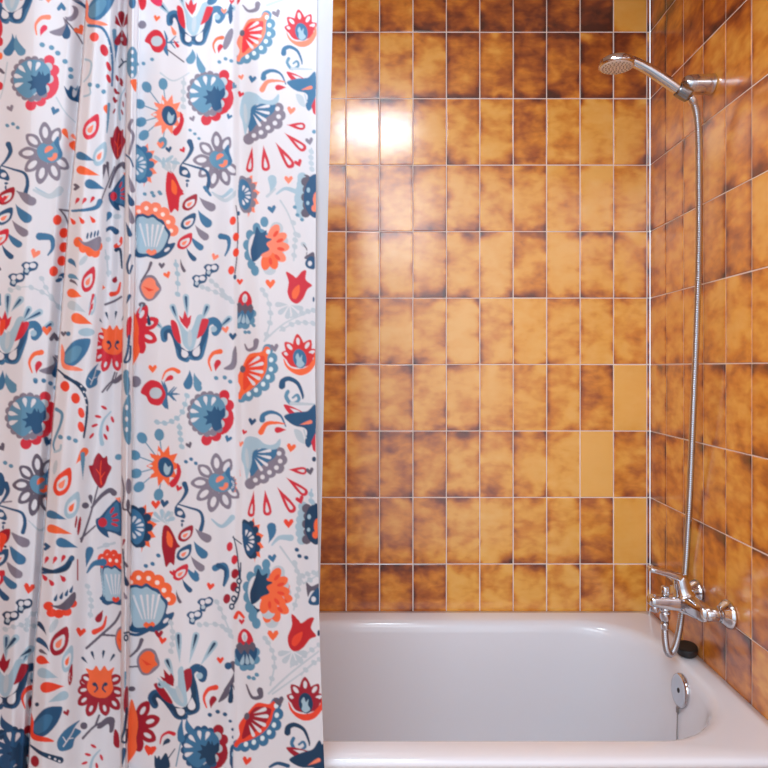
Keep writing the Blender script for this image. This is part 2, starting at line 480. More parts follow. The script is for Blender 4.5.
add_lathe(bm, hc - nax * .013, nax, [(0, 0), (.0005, .020), (.003, .032), (.007, .0378), (.010, .0395), (.019, .0400), (.0215, .0392), (.022, .037), (.0205, .0365), (.0200, 0)], 48, capped=False)
# neck joining head and handle
add_tube(bm, [hh_ + hd * .004, hh_.lerp(hc, .35) + Vector((0, 0, .001)), hc + Vector((.018, 0, .004))], [.0118, .0125, .011], 20)
head = obj('spray_head', bm, CHROME, hs)
FACEM = mat('grey_spray_face', rgb(248, 250, 255), 0.4); add_noise(FACEM, 40, .1, 'Roughness', .3)
bm = bmesh.new()
add_lathe(bm, hc + nax * .0065, nax, [(0, .0366), (.0025, .0366), (.0035, .033), (.0040, .020), (.0042, 0)], 40)
face = obj('spray_face', bm, FACEM, head); face['label'] = 'pale grey spray face'
NOZ = mat('soft_nozzles', rgb(176, 172, 170), 0.5)
fx, fy, fz = frame(nax)
bm = bmesh.new()
for rad, cnt in ((.0, 1), (.009, 6), (.0165, 12), (.0235, 16), (.0305, 22)):
    for k in range(cnt):
        a = 2 * PI * k / cnt + rad * 40
        p = hc + nax * .0098 + (fx * math.cos(a) + fy * math.sin(a)) * rad
        add_lathe(bm, p, nax, [(0, .0018), (.002, .0016), (.0026, .0009)], 8)
o = obj('nozzles', bm, NOZ, face); o['kind'] = 'stuff'
# hose: ribbed tube
hose_px = [(689.8, 97.2, 1.428), (693.5, 103, 1.431), (697, 116, 1.442), (698.6, 140, 1.454), (699, 190, 1.460), (698.8, 250, 1.462), (697, 315, 1.466), (694.6, 380, 1.480), (692, 440, 1.505),
           (689.5, 500, 1.535), (687, 545, 1.562), (685, 575, 1.574), (683, 600, 1.572), (681.3, 616, 1.556), (679, 632, 1.53), (675, 647, 1.505), (670.5, 654, 1.485), (667, 651, 1.472), (665.2, 640, 1.463), (664.9, 630, YC), (665, 621, YC)]
pts = [at(*p) for p in hose_px]
end = Vector((XD, YC, MZ - .0475)); pts[-1] = end; pts[-2] = end + Vector((0, .001, -.016))
path = resample(smooth_path(pts, 24), .0011)
R = [(.0082, .0084, .0082, .0072, .0058)[i % 5] for i in range(len(path))]
bm = bmesh.new(); add_tube(bm, path, R, 12)
hose = obj('shower_hose', bm, HOSEM)
hose['label'] = 'ribbed steel shower hose looping from mixer up to hand shower'; hose['category'] = 'hose'
for nm, i0, i1 in (('hose_nut', 0, 16), ('hose_nut', len(path) - 14, len(path) - 1)):
    bm = bmesh.new(); q = path[i0:i1 + 1]
    add_tube(bm, q[::3] if len(q) > 6 else q, .0092, 20); obj(nm, bm, CHROME, hose)
# ------------------------------------------------------------------ shower curtain
# The print is drawn as shapes on the cloth and stored as a colour attribute of the cloth mesh.
PX0, PX1, PY0, PY1, SS = -14, 322, -40, 800, 3
CW, CH = (PX1 - PX0) * SS, (PY1 - PY0) * SS
W = (225, 226, 232); TB = (94, 146, 176); MB = (60, 116, 156); DB = (36, 84, 124); NV = (26, 62, 94)
PB = (166, 196, 212); LG = (190, 204, 213); G = (132, 126, 142); DG = (98, 92, 108)
R = (208, 44, 62); CR = (160, 28, 48); O = (246, 108, 62); OR = (236, 72, 48); SA = (250, 138, 108)
canvas = np.empty((CH, CW, 3), np.float32); canvas[:] = [lin(c) for c in W]
LINC = {}
def lc(c):
    if c not in LINC: LINC[c] = np.array([lin(x) for x in c], np.float32)
    return LINC[c]

def pline(pts):
    ys = np.array([p[1] for p in pts], float); xs = np.array([p[0] for p in pts], float)
    return lambda y: np.interp(y, ys, xs)
L1 = pline([(88, -40), (86, 0), (84, 40), (80, 90), (75, 150), (70, 200), (63, 290), (57, 370), (48, 480), (41, 580), (34, 660), (28, 768), (26, 860)])
L2 = pline([(117, -40), (116, 0), (110, 150), (104, 270), (95, 370), (82, 480), (77, 580), (68, 768), (64, 860)])
L3 = pline([(128.5, -40), (128, 0), (126, 100), (125, 190), (124, 280), (122, 370), (121.5, 580), (121, 768), (121, 860)])
L4 = pline([(138, -40), (138, 0), (136, 150), (134.6, 280), (132.7, 370), (131.5, 480), (130, 580), (127.5, 768), (126, 860)])
L5 = pline([(237, -40), (237, 0), (236, 200), (238, 380), (240, 480), (237, 570), (235, 640), (233, 768), (232, 860)])
CL = {None: (None, None), 'A': (None, L1), 'B': (L1, L2), 'BC': (L1, L3), 'C': (L2, L3), 'D': (L3, L4), 'E': (L4, L5), 'EF': (L4, None), 'F': (L5, None)}
clip = None

class X:          # placement: origin in photo pixels, scale, rotation, horizontal squeeze
    ox = oy = 0.0; s = 1.0; rot = 0.0; kx = 1.0
def place(ox, oy, s=1.0, rot=0.0, kx=1.0):
    X.ox, X.oy, X.s, X.rot, X.kx = ox, oy, s * Q, math.radians(rot), kx
Q = 200 / 768.0   # the unit of the drawing: about a quarter of a pixel

def fill(color, P):
    P = np.asarray(P, float)
    c, s = math.cos(X.rot), math.sin(X.rot)
    x = (P[:, 0] * c - P[:, 1] * s) * X.s * X.kx + X.ox; y = (P[:, 0] * s + P[:, 1] * c) * X.s + X.oy
    gx = (x - PX0) * SS; gy = (y - PY0) * SS
    x0, x1 = max(0, int(gx.min())), min(CW, int(gx.max()) + 2); y0, y1 = max(0, int(gy.min())), min(CH, int(gy.max()) + 2)
    if x1 <= x0 or y1 <= y0: return
    yy = np.arange(y0, y1) + .5; xx = np.arange(x0, x1) + .5
    ins = np.zeros((y1 - y0, x1 - x0), bool)
    n = len(gx)
    for i in range(n):
        j = (i + 1) % n
        ya, yb, xa, xb = gy[i], gy[j], gx[i], gx[j]
        if ya == yb: continue
        rows = (yy >= min(ya, yb)) & (yy < max(ya, yb))
        if not rows.any(): continue
        xi = xa + (yy[rows] - ya) * (xb - xa) / (yb - ya)
        ins[rows] ^= xx[None, :] < xi[:, None]
    a, b = CL[clip]
    if a is not None or b is not None:
        py = yy / SS + PY0; px = xx / SS + PX0
        if a is not None: ins &= px[None, :] >= a(py)[:, None]
        if b is not None: ins &= px[None, :] < b(py)[:, None]
    canvas[y0:y1, x0:x1][ins] = lc(color)

def crom(pts, per=6, closed=True):
    p = np.asarray(pts, float); n = len(p); out = []
    for i in range(n if closed else n - 1):
        if closed: a, b, c, d = p[(i - 1) % n], p[i], p[(i + 1) % n], p[(i + 2) % n]
        else: a, b, c, d = p[max(i - 1, 0)], p[i], p[i + 1], p[min(i + 2, n - 1)]
        for k in range(per):
            t = k / per
            out.append(.5 * (2 * b + (c - a) * t + (2 * a - 5 * b + 4 * c - d) * t * t + (3 * b - a - 3 * c + d) * t ** 3))
    if not closed: out.append(p[-1])
    return np.array(out)
def P(col, *pts): fill(col, crom(pts))
def PL(col, *pts): fill(col, pts)
def E(col, cx, cy, rx, ry=None, rot=0, n=20):
    ry = rx if ry is None else ry; a = np.arange(n) * 2 * PI / n; r = math.radians(rot)
    u, v = rx * np.cos(a), ry * np.sin(a)
    fill(col, np.stack([cx + u * math.cos(r) - v * math.sin(r), cy + u * math.sin(r) + v * math.cos(r)], 1))
def T(col, x0, y0, x1, y1, w, bend=0.0):
    """teardrop: pointed at (x0, y0), round at (x1, y1), width w"""
    d = np.array([x1 - x0, y1 - y0], float); L = np.hypot(*d) + 1e-6; d /= L; nn = np.array([-d[1], d[0]]); h = w / 2
    t = np.linspace(0, 1, 12); prof = h * np.sin(np.clip(t, 0, 1) ** 1.25 * PI * .5)
    c = np.array([x0, y0])[None] + d[None] * (t * (L - h))[:, None] + nn[None] * (bend * 4 * t * (1 - t))[:, None]
    up = c + nn[None] * prof[:, None]; dn = c - nn[None] * prof[:, None]
    e = np.array([x0, y0]) + d * (L - h); a = np.linspace(PI / 2, -PI / 2, 9)[1:-1]
    arc = e[None] + d[None] * (h * np.cos(a))[:, None] + nn[None] * (h * np.sin(a))[:, None]
    fill(col, np.concatenate([up, arc, dn[::-1]]))
def S(col, pts, w0, w1=None):
    """stroke tapering from w0 to w1, rounded ends"""
    w1 = w0 if w1 is None else w1
    c = crom(pts, 8, False); tg = np.gradient(c, axis=0); tg /= np.hypot(tg[:, 0], tg[:, 1])[:, None] + 1e-9
    nn = np.stack([-tg[:, 1], tg[:, 0]], 1); w = np.linspace(w0, w1, len(c)) / 2
    fill(col, np.concatenate([c + nn * w[:, None], (c - nn * w[:, None])[::-1]]))
    E(col, c[0][0], c[0][1], w0 / 2, n=10); E(col, c[-1][0], c[-1][1], w1 / 2, n=10)
def H(col, x, y, s=1, rot=0):
    """small heart"""
    r = math.radians(rot); b = np.array([(0, 13), (-8, 4), (-13, -4), (-10, -11), (-4, -10), (0, -4), (4, -10), (10, -11), (13, -4), (8, 4)], float) * s
    fill(col, np.stack([x + b[:, 0] * math.cos(r) - b[:, 1] * math.sin(r), y + b[:, 0] * math.sin(r) + b[:, 1] * math.cos(r)], 1))
def dots(col, *pts, r=9):
    for x, y in pts: E(col, x, y, r, r * .85, 30)
def comma(col, x0, y0, x1, y1, w, bend): T(col, x0, y0, x1, y1, w, bend)
def ray(cx, cy, r0, r1, ang, col, w):
    a = math.radians(ang); T(col, cx + r0 * math.cos(a), cy + r0 * math.sin(a), cx + r1 * math.cos(a), cy + r1 * math.sin(a), w)

# ---- motifs, each drawn about its own origin
def scallop_flower(red=R, dk=DB, lt=TB, edge=G):
    for a, x, y in ((0, 52, -82), (0, 70, -45), (0, 66, 2), (0, 50, 42), (0, 18, 72), (0, -20, 88)): E(red, x, y, 22)
    E(red, 25, 5, 66)
    for x, y in ((48, -58), (52, -12), (36, 26), (2, 58)): E(LG, x, y, 17)
    for k in range(13):
        a = math.radians(62 + k * 20.5); E(edge, -14 + 70 * math.cos(a) * -1 * -1 if False else -14 + 72 * math.cos(a), -12 + 74 * math.sin(a) * -1, 15)
    P(lt, (-14, -86), (26, -78), (52, -52), (56, -20), (30, 10), (0, 40), (-30, 62), (-62, 44), (-84, 12), (-86, -26), (-68, -60), (-42, -80))
    for a, r0, r1 in ((-68, 34, 72), (-100, 34, 72), (-135, 36, 74), (-168, 36, 74), (160, 36, 74)):
        a = math.radians(a); T(W, -14 + r0 * math.cos(a), -10 + r0 * math.sin(a), -14 + r1 * math.cos(a), -10 + r1 * math.sin(a), 17)
    P(dk, (12, -42), (22, -28), (26, -42), (34, -24), (52, -34), (56, -6), (40, 14), (42, 40), (18, 54), (4, 42), (-2, 24), (-24, 30), (-18, 10), (-34, 0), (-14, -8), (-20, -26), (0, -22))
def grey_daisy(g=G, b=TB, o=SA, dk=MB):
    for ang, r in ((-95, 1.05), (-62, .95), (-140, .95), (178, 1.0), (140, 1.0), (104, 1.12), (68, 1.05), (36, .95)):
        a = math.radians(ang); c, s = math.cos(a), math.sin(a); L = 112 * r; M = 68 * r
        P(g, (24 * c, 24 * s), (M * c - 24 * s, M * s + 24 * c), ((L - 14) * c - 16 * s, (L - 14) * s + 16 * c), (L * c, L * s), ((L - 14) * c + 16 * s, (L - 14) * s - 16 * c), (M * c + 24 * s, M * s - 24 * c))
        E(W, (M + 6) * c, (M + 6) * s, 22, 11, ang)
    E(g, 0, 0, 42)
    P(b, (-38, -14), (-18, -34), (14, -30), (44, -62), (50, -28), (62, 10), (40, 34), (8, 40), (-22, 28), (-36, 8))
    P(dk, (28, -36), (44, -62), (50, -28), (62, 10), (44, 24), (44, -8))
    P(o, (-8, 2), (-6, -16), (10, -26), (24, -18), (14, -8), (4, -2)); P(o, (2, 22), (20, 18), (26, 4), (40, 4), (38, 22), (18, 34))
def volute(pale=PB, blue=MB, dk=DB, red=R, rays=True, raycol=DB):
    """vase shaped bud with curled blue leaves; origin = bottom of the cup"""
    if rays:
        for ang, r0, r1 in ((-137, 120, 205), (-110, 120, 205), (-94, 130, 232), (-70, 125, 205), (-42, 128, 215)):
            ray(0, 0, r0, r1, ang, PB, 24); ray(0, 0, r0 + 26, r1 - 8, ang, raycol, 10)
    # curled leaves
    S(blue, [(-98, -58), (-100, -88), (-78, -98), (-58, -70), (-46, -30), (-36, 8), (-12, 20)], 26, 24)
    S(dk, [(-92, -62), (-92, -82), (-76, -88), (-60, -64), (-46, -28), (-20, -6), (0, -4)], 15, 17)
    S(blue, [(98, -84), (110, -106), (92, -128), (64, -114), (58, -70), (48, -24), (36, 10), (8, 12)], 30, 24)
    E(PB, 92, -96, 12); S(dk, [(62, -106), (56, -66), (38, -26), (8, -4)], 18, 18)
    P(dk, (-40, -30), (0, -8), (46, -34), (42, 6), (18, 20), (0, 6), (-18, 24), (-42, 8))
    T(W, -32, -20, -12, 12, 26); T(W, 38, -34, 18, 8, 28)
    P(red, (-74, -128), (-50, -118), (-34, -50), (-42, -42), (-62, -70)); P(red, (72, -132), (36, -128), (22, -66), (34, -62), (56, -84))
    P(pale, (-54, -148), (-36, -120), (-16, -92), (0, -86), (14, -110), (28, -146), (48, -150), (38, -110), (26, -60), (14, -22), (-4, -14), (-26, -40), (-36, -90))
    E(LG, 0, -60, 9, 34)
    PL(red, (-42, -150), (-28, -136), (-20, -168), (-8, -138), (6, -150), (2, -118), (-10, -96), (-24, -110), (-36, -126))
def commas(a=O, b=R):
    S(a, [(-14, 44), (-24, 8), (-8, -22), (20, -30)], 5, 20); T(b, 2, 48, 14, 2, 24, -3)
def sprig(c=DB):
    S(c, [(-36, 26), (-16, 4), (0, -28), (-8, -56)], 5, 22); S(c, [(-36, 26), (10, 40), (54, 56), (66, 92), (58, 130)], 5, 17)
    S(c, [(-36, 26), (-44, 40)], 5, 7); P(c, (-46, 40), (-20, 44), (-4, 70), (-8, 84), (-24, 80), (-46, 70)); E(W, -26, 62, 11, 9); E(c, -16, 94, 8, 5); E(c, -18, 110, 4, 9)
def cascade(top=G):
    """falling sprig of paisley leaves; origin = top"""
    for x0, y0, x1, y1, w, c in ((0, 0, 62, 52, 34, G), (-4, 50, 44, 118, 36, MB), (-16, 108, 34, 168, 30, G), (-34, 150, 14, 208, 26, MB), (-50, 196, -14, 252, 20, DB), (-72, 240, -56, 296, 13, DG)): T(c, x0, y0, x1, y1, w, 4)
    for x, y, c, d in ((-34, 24, CR, SA), (-40, 98, DB, SA), (-54, 176, R, SA)):
        P(c, (26 + x, -34 + y), (22 + x, 6 + y), (-6 + x, 30 + y), (-30 + x, 22 + y), (-28 + x, -2 + y), (-8 + x, -22 + y)); P(W, (16 + x, -14 + y), (12 + x, 8 + y), (-8 + x, 20 + y), (-20 + x, 12 + y), (-14 + x, -4 + y)); T(d, 10 + x, -6 + y, -12 + x, 12 + y, 14)
def butterflies(c=DB):
    for x, y in ((-22, 22), (26, -22)):
        P(c, (x - 32, y - 10), (x - 18, y - 22), (x, y - 20), (x + 18, y - 24), (x + 30, y - 12), (x + 22, y + 8), (x, y + 16), (x - 8, y + 30), (x - 26, y + 22), (x - 24, y + 4))
        E(W, x - 12, y - 6, 9, 10); E(W, x + 10, y - 8, 12, 10); E(LG, x - 12, y + 12, 8, 8)
def catkin(pts, c=LG, n=6, stem=True):
    if stem: S(c, pts, 7, 3)
    q = crom(pts, 8, False); L = len(q)
    for k in range(n):
        i = min(L - 1, int((k + .8) / n * L)); E(c, q[i][0], q[i][1], 12, 9, 40)
def red_fan(red=OR, bord=SA, sc=TB, flip=False):
    """fan opening to the right, origin at its point"""
    for k, (x, y) in enumerate(((102, -92), (122, -58), (128, -18), (118, 20), (98, 54), (68, 82), (34, 100), (6, 108))): E(sc, x, y, 22)
    P(sc, (80, -92), (112, -60), (114, -10), (96, 40), (50, 84), (10, 100), (20, 70), (70, 0))
    P(bord, (2, -16), (26, -66), (74, -80), (92, -104), (112, -94), (102, -60), (104, -20), (88, 26), (48, 70), (14, 96), (4, 116), (-10, 108), (0, 70), (-16, 34))
    P(red, (10, -14), (30, -52), (80, -66), (92, -56), (88, -20), (74, 14), (40, 52), (18, 78), (10, 66), (8, 20))
    for a, r in ((-38, 92), (-20, 96), (2, 92), (22, 88), (44, 84)): ray(-2, -4, 34, r, a, W, 14)
    E(DG, 4, -6, 11, 14)
    for x, y in ((104, -84), (118, -52), (120, -14), (110, 18), (92, 48), (64, 74), (36, 92)): E((225, 242, 248), x, y, 9, 10)
def grey_fan(cap=PB, blue=MB, g=G):
    """pale capped fan with red drops under it"""
    for k, (x, y) in enumerate(((64, -32), (70, -4), (56, 26), (24, 40), (-4, 60), (-34, 66), (-56, 78))): E(g, x, y, 22)
    P(g, (50, -50), (72, -14), (40, 22), (-6, 44), (-54, 76), (-40, 10))
    for x, y in ((62, -30), (64, 0), (48, 24), (20, 40), (-8, 56), (-36, 66)): E(W, x, y, 9)
    P(blue, (-52, -62), (0, -58), (52, -52), (46, -18), (10, 4), (-20, 22), (-50, 50), (-58, 0))
    for a in (-28, -6, 16, 40, 62): ray(-44, -36, 22, 78, a, W, 12)
    P(cap, (-62, -98), (-20, -96), (10, -70), (44, -66), (70, -86), (66, -56), (40, -46), (0, -54), (-36, -44), (-46, 0), (-60, 40), (-70, 62), (-76, 10), (-84, -30))
    E(LG, -62, -20, 7, 40)
    for x0, y0, x1, y1, w in ((-44, 104, -64, 206, 27), (-2, 104, 2, 206, 33), (44, 96, 104, 200, 34), (80, 62, 158, 136, 31), (92, 34, 164, 46, 29)):
        T(R, x0, y0, x1, y1, w); dx, dy = x1 - x0, y1 - y0; T(W, x0 + dx * .46, y0 + dy * .46, x1 - dx * .12, y1 - dy * .12, w * .40)
def lotus(red=R, bowl=SA, b=MB):
    for a, L in ((-158, 74), (-128, 86), (-92, 96), (-56, 84), (-22, 74)):
        ar = math.radians(a); c, s = math.cos(ar), math.sin(ar)
        P(red, (10 * c - 16 * s, 20 + 10 * s + 16 * c), (L * .6 * c - 21 * s, 18 + L * .6 * s + 21 * c), (L * c, 18 + L * s), (L * .6 * c + 21 * s, 18 + L * .6 * s - 21 * c), (10 * c + 16 * s, 20 + 10 * s - 16 * c)); E(W, L * .68 * c, 16 + L * .68 * s, 14, 7, a)
    P(red, (-46, 0), (46, 0), (40, 40), (0, 52), (-40, 40))
    P(bowl, (-62, 12), (-46, 42), (-18, 56), (22, 52), (52, 22), (60, -4), (62, 34), (36, 70), (0, 82), (-34, 68), (-58, 40))
    E(b, 0, 18, 26, 38, -8); P(PB, (-6, -4), (0, 14), (10, 4), (8, 24), (16, 40), (0, 52), (-14, 42), (-12, 24), (-16, 10))
def curl(c=MB, c2=TB):
    S(c, [(-44, -8), (-40, -28), (-16, -36), (16, -18), (34, 22), (36, 40)], 24, 4)
    S(c2, [(-22, 14), (-28, 34), (-8, 60), (20, 46), (14, 26), (-2, 36)], 14, 8); S(LG, [(-8, 58), (30, 60), (80, 62)], 14, 5)
def curl_commas(a=SA, b=R, c=MB):
    S(c, [(-50, -8), (-44, -26), (-14, -34), (18, -18), (34, 22)], 22, 4); S(a, [(-58, 36), (-36, 8), (0, 6), (30, 12)], 22, 4); T(b, 36, 34, -8, 32, 22)
def sprout(c=MB, r=R):
    """leafy shoot cut by the hem; origin left tip"""
    P(r, (-66, -46), (-36, -40), (10, -16), (20, -8), (-20, -6), (-46, -14)); T(W, -46, -36, -8, -14, 14)
    P(c, (-64, -8), (-24, -20), (16, -24), (46, -44), (46, 60), (36, 84), (20, 104), (8, 84), (16, 50), (4, 34), (-24, 28), (-48, 14)); T(SA, -12, 24, 34, 12, 13); PL(r, (46, 50), (46, 120), (36, 112), (30, 84)); S(LG, [(4, 40), (12, 70)], 5, 5)
    P(LG, (-30, 40), (-4, 48), (6, 88), (-18, 76))

def orange_flower(o=SA, ob=O, b=DB, sc=TB):
    for x, y in ((20, -92), (-12, -70), (-40, -44), (-54, -6), (-52, 34), (-42, 70), (-30, 96)): E(sc, x + 6, y, 16, 21)
    for x, y in ((72, -62), (88, -10), (70, 44), (34, 92)): E(LG, x, y, 26)
    E(sc, 2, 2, 48, 70); E(W, -14, 10, 30, 58); E(W, 0, 40, 26, 40)
    for a, c in ((-58, o), (-26, o), (6, o), (40, o), (74, ob), (104, ob)):
        ar = math.radians(a); E(c, 34 + 48 * math.cos(ar), 4 + 60 * math.sin(ar), 36, 20, a)
    E(o, 22, 4, 34, 44)
    for a in (-50, -18, 14, 50, 86): ar = math.radians(a); E(OR, 36 + 48 * math.cos(ar), 4 + 60 * math.sin(ar), 15, 7, a)
    P(b, (-4, -76), (10, -50), (32, -58), (28, -32), (50, -22), (28, -6), (38, 18), (10, 32), (-6, 50), (-30, 60), (-36, 20), (-26, -14), (-16, -42))
def tulip(c=R, i=O):
    P(c, (-44, -58), (-16, -44), (-4, -36), (18, -60), (34, -62), (32, -28), (56, -6), (38, 10), (22, 44), (0, 64), (-24, 54), (-38, 22), (-34, -20)); P(i, (6, -8), (8, 20), (-6, 46), (-20, 40), (-18, 14))
def tulip_down(c=R, i=O):
    P(c, (-26, -72), (-8, -76), (10, -50), (26, -14), (36, 0), (20, 12), (14, 66), (0, 58), (-16, 74), (-24, 40), (-32, -10)); P(i, (-10, -58), (8, -32), (6, 2), (-10, -8), (-14, -34))
    for a in (-140, -110, -70): ray(-10, -80, 0, 52, a, LG, 14)
def half_scallop(red=SA, b=MB, d=G):
    PL(red, *[((52 if k % 2 else 34) * math.cos(-1.45 + k * .264) + 4, (84 if k % 2 else 62) * math.sin(-1.45 + k * .264)) for k in range(12)])
    for k in range(5): E(d, -2 + 34 * math.cos(-1.2 + k * .6), 58 * math.sin(-1.2 + k * .6), 12, 14)
    P(d, (-24, -68), (2, -64), (24, -30), (30, 8), (20, 48), (-4, 68), (-26, 30)); P(b, (-24, -58), (2, -52), (18, -22), (20, 10), (12, 44), (-8, 56), (-28, 20))
    for a in (-70, -42, -14, 14, 42, 70): ray(-22, 0, 16, 40, a, W, 10)
def fan_shell(o=SA, pale=PB, b=DB):
    """pale fluted cup with dotted orange frill on top"""
    for x, y in ((-64, -84), (-34, -102), (2, -100), (34, -84), (58, -56), (72, -22)): E(o, x, y, 23)
    P(o, (-68, -70), (-20, -92), (40, -66), (62, -10), (30, -20), (-40, -40))
    for x, y in ((-60, -84), (-32, -98), (2, -95), (31, -79), (53, -52), (66, -20)): E((255, 236, 228), x, y, 8)
    P(b, (-72, -58), (-46, -76), (-24, -70), (-6, -78), (14, -64), (34, -56), (48, -32), (66, -10), (58, 28), (84, 24), (80, 44), (58, 72), (20, 90), (-16, 84), (-48, 90), (-76, 74), (-60, 50))
    P(pale, (-66, -50), (-46, -66), (-24, -60), (-6, -66), (12, -54), (30, -44), (44, -22), (56, 0), (44, 40), (22, 66), (-16, 72), (-50, 70), (-60, 40))
    for x0, x1 in ((-40, -52), (-22, -26), (-6, -4), (10, 16), (26, 36)): S(W, [(x0 * .6, 44), (x1, -36)], 4, 9)
    P(o, (-22, 66), (-12, 54), (-2, 60), (10, 54), (18, 66), (-2, 78)); E(W, 56, 52, 12, 6, -40)
def sunflower(o=SA, b=DB, red=R, dot=TB):
    for a, r in ((-160, 108), (-128, 122), (-98, 108), (165, 100), (140, 112), (100, 100)):
        ar = math.radians(a); S(dot, [(30 * math.cos(ar), 30 * math.sin(ar)), ((r - 10) * math.cos(ar), (r - 10) * math.sin(ar))], 4, 4); E(dot, r * math.cos(ar), r * math.sin(ar), 21, 17, a)
    star = []
    for k in range(20):
        a = k * PI / 10; rr_ = 74 if k % 2 == 0 else 46; star.append((rr_ * math.cos(a) * .82, rr_ * math.sin(a)))
    PL(o, *star); P(red, (20, 58), (44, 30), (48, -10), (62, 20), (48, 60), (30, 74))
    for a in (-150, -110, 180, 150): ar = math.radians(a); E(W, 46 * math.cos(ar), 46 * math.sin(ar), 8, 4, a)
    E(b, 8, 4, 27, 36, -20); P(PB, (6, -10), (16, 4), (26, 0), (20, 26), (8, 30), (0, 12))
def orange_bud(o=O, g=G):
    P(g, (-40, -8), (-26, -40), (-2, -52), (20, -46), (34, -26), (46, 0), (34, 24), (14, 44), (-10, 48), (-32, 24))
    P(o, (-32, -8), (-20, -32), (0, -42), (20, -32), (26, -12), (38, 2), (24, 16), (10, 38), (-10, 38), (-26, 16)); PL(OR, (-24, -8), (18, 6), (-2, 12))
def red_half_daisy(c=R, o=O):
    """half daisy seen at the fold; origin left"""
    for a, L in ((-62, 112), (-22, 112), (22, 104), (66, 96)):
        ar = math.radians(a); P(c, (14 * math.cos(ar + .9), 14 * math.sin(ar + .9)), (L * .7 * math.cos(ar) - 24 * math.sin(ar), L * .7 * math.sin(ar) + 24 * math.cos(ar)), (L * math.cos(ar), L * math.sin(ar)), (L * .7 * math.cos(ar) + 24 * math.sin(ar), L * .7 * math.sin(ar) - 24 * math.cos(ar)), (14 * math.cos(ar - .9), 14 * math.sin(ar - .9)))
        if a < 60: E(W, L * .64 * math.cos(ar), L * .64 * math.sin(ar), 17, 8, a)
    P(o, (-20, -90), (6, -60), (20, -10), (18, 40), (24, 80), (4, 120), (-20, 130))
def face_flower(c=R, o=O):
    """orange cup over crimson petals"""
    for a, L in ((-165, 78), (-150, 78), (168, 84), (140, 104), (112, 118), (78, 110), (50, 110), (18, 90), (-25, 84)):
        ar = math.radians(a); P(c, (0, 0), (L * .72 * math.cos(ar) - 20 * math.sin(ar), L * .72 * math.sin(ar) + 20 * math.cos(ar)), (L * math.cos(ar), L * math.sin(ar)), (L * .72 * math.cos(ar) + 20 * math.sin(ar), L * .72 * math.sin(ar) - 20 * math.cos(ar)))
        E(W, L * .74 * math.cos(ar), L * .74 * math.sin(ar), 12, 6, a)
    E(c, 0, 0, 40)
    P(o, (-52, -66), (-28, -60), (-14, -76), (0, -58), (16, -76), (30, -58), (52, -70), (42, -34), (48, 10), (26, 38), (0, 42), (-30, 32), (-48, 4), (-40, -36))
    for s in (-1, 1): E(NV, s * 20, -8, 8, 7); S(NV, [(s * 14, -6), (s * 10, 8), (s * 20, 20)], 8, 5)
    for a in (-132, -108, -82, -58): ray(0, -34, 66, 100, a, NV, 10)
def rosebud(r=R, b=MB):
    P(r, (-36, -30), (-10, -48), (16, -40), (34, -10), (40, 10), (20, 44), (-6, 46), (-20, 34), (-30, 14), (-50, 0)); E(LG, 0, 0, 24, 22)
    P(b, (30, -46), (46, -14), (44, 12), (48, 62), (28, 36), (38, 8)); S(b, [(44, 6), (90, 4)], 7, 4); S(b, [(56, 4), (80, -22)], 8, 3); S(b, [(56, 4), (78, 30)], 8, 3)
def sprout_grey(g=G, b=DB):
    E(g, 26, -44, 24, 30, 30); E(W, 14, -52, 18, 22, 30); P(g, (-6, -30), (8, -18), (14, 6), (8, 30), (-22, 38), (-56, 24), (-20, 10), (0, -4)); T(b, 6, -10, 6, 50, 30, -4)
    S(DG, [(4, -20), (40, 24), (66, 66)], 6, 5)
def bud(c=MB, r=R):
    P(r, (-26, -16), (-24, -48), (-8, -68), (8, -66), (24, -44), (28, -14), (0, -6)); E(W, -2, -40, 10, 18); E(LG, -2, -36, 5, 12)
    for x, y in ((-32, 20), (-30, 48), (-12, 68), (12, 68), (32, 46), (34, 18)): E(TB, x, y, 17)
    P(c, (-34, -2), (34, -2), (38, 30), (20, 58), (0, 64), (-22, 58), (-38, 28))
    for x0, x1 in ((-16, -20), (2, 2), (20, 22)): T(PB, x0 * .5, 22, x1, 62, 15)
    P(DG, (-36, -8), (-20, -22), (-8, -10), (2, -22), (12, -10), (24, -20), (36, -6), (28, 16), (16, 6), (6, 24), (-6, 8), (-18, 22), (-28, 8))
def berries(pts, r=OR, stem=DB):
    S(stem, pts[0], 5, 6)
    for x, y in pts[1]: E(r, x, y, 18, 22, -15)
def paisley(c=R, i=SA):
    P(c, (34, -52), (38, 0), (16, 40), (-18, 50), (-36, 26), (-28, -10), (-2, -36)); P(W, (20, -24), (22, 6), (8, 26), (-14, 32), (-22, 16), (-14, -6)); T(i, 14, -12, -10, 22, 22)
def bell(b=MB, r=R):
    P(DB, (-52, 8), (-36, -2), (-20, -20), (0, -42), (30, -68), (44, -60), (50, 60), (20, 58), (-6, 52), (-2, 74), (-28, 60), (-48, 36)); P(b, (-16, -10), (10, -38), (34, -52), (42, 44), (8, 46), (-20, 36))
    for x, y, a in ((10, -26, -60), (20, -8, -30), (24, 10, 0), (20, 26, 20)): E(r, x, y, 14, 5, a)
    E(R, -26, 18, 17); PL(SA, (22, -72), (44, -74), (40, -54))
def bud_red(c=CR, i=OR):
    P(c, (-6, -70), (12, -52), (26, -58), (30, -30), (44, -14), (30, 18), (18, 50), (0, 66), (-22, 40), (-36, 10), (-44, -20), (-30, -24), (-22, -50))
    S(i, [(4, 50), (0, 10), (4, -40)], 8, 4); S(i, [(2, 26), (18, 4)], 6, 3); S(i, [(0, 14), (-16, -8)], 6, 3)
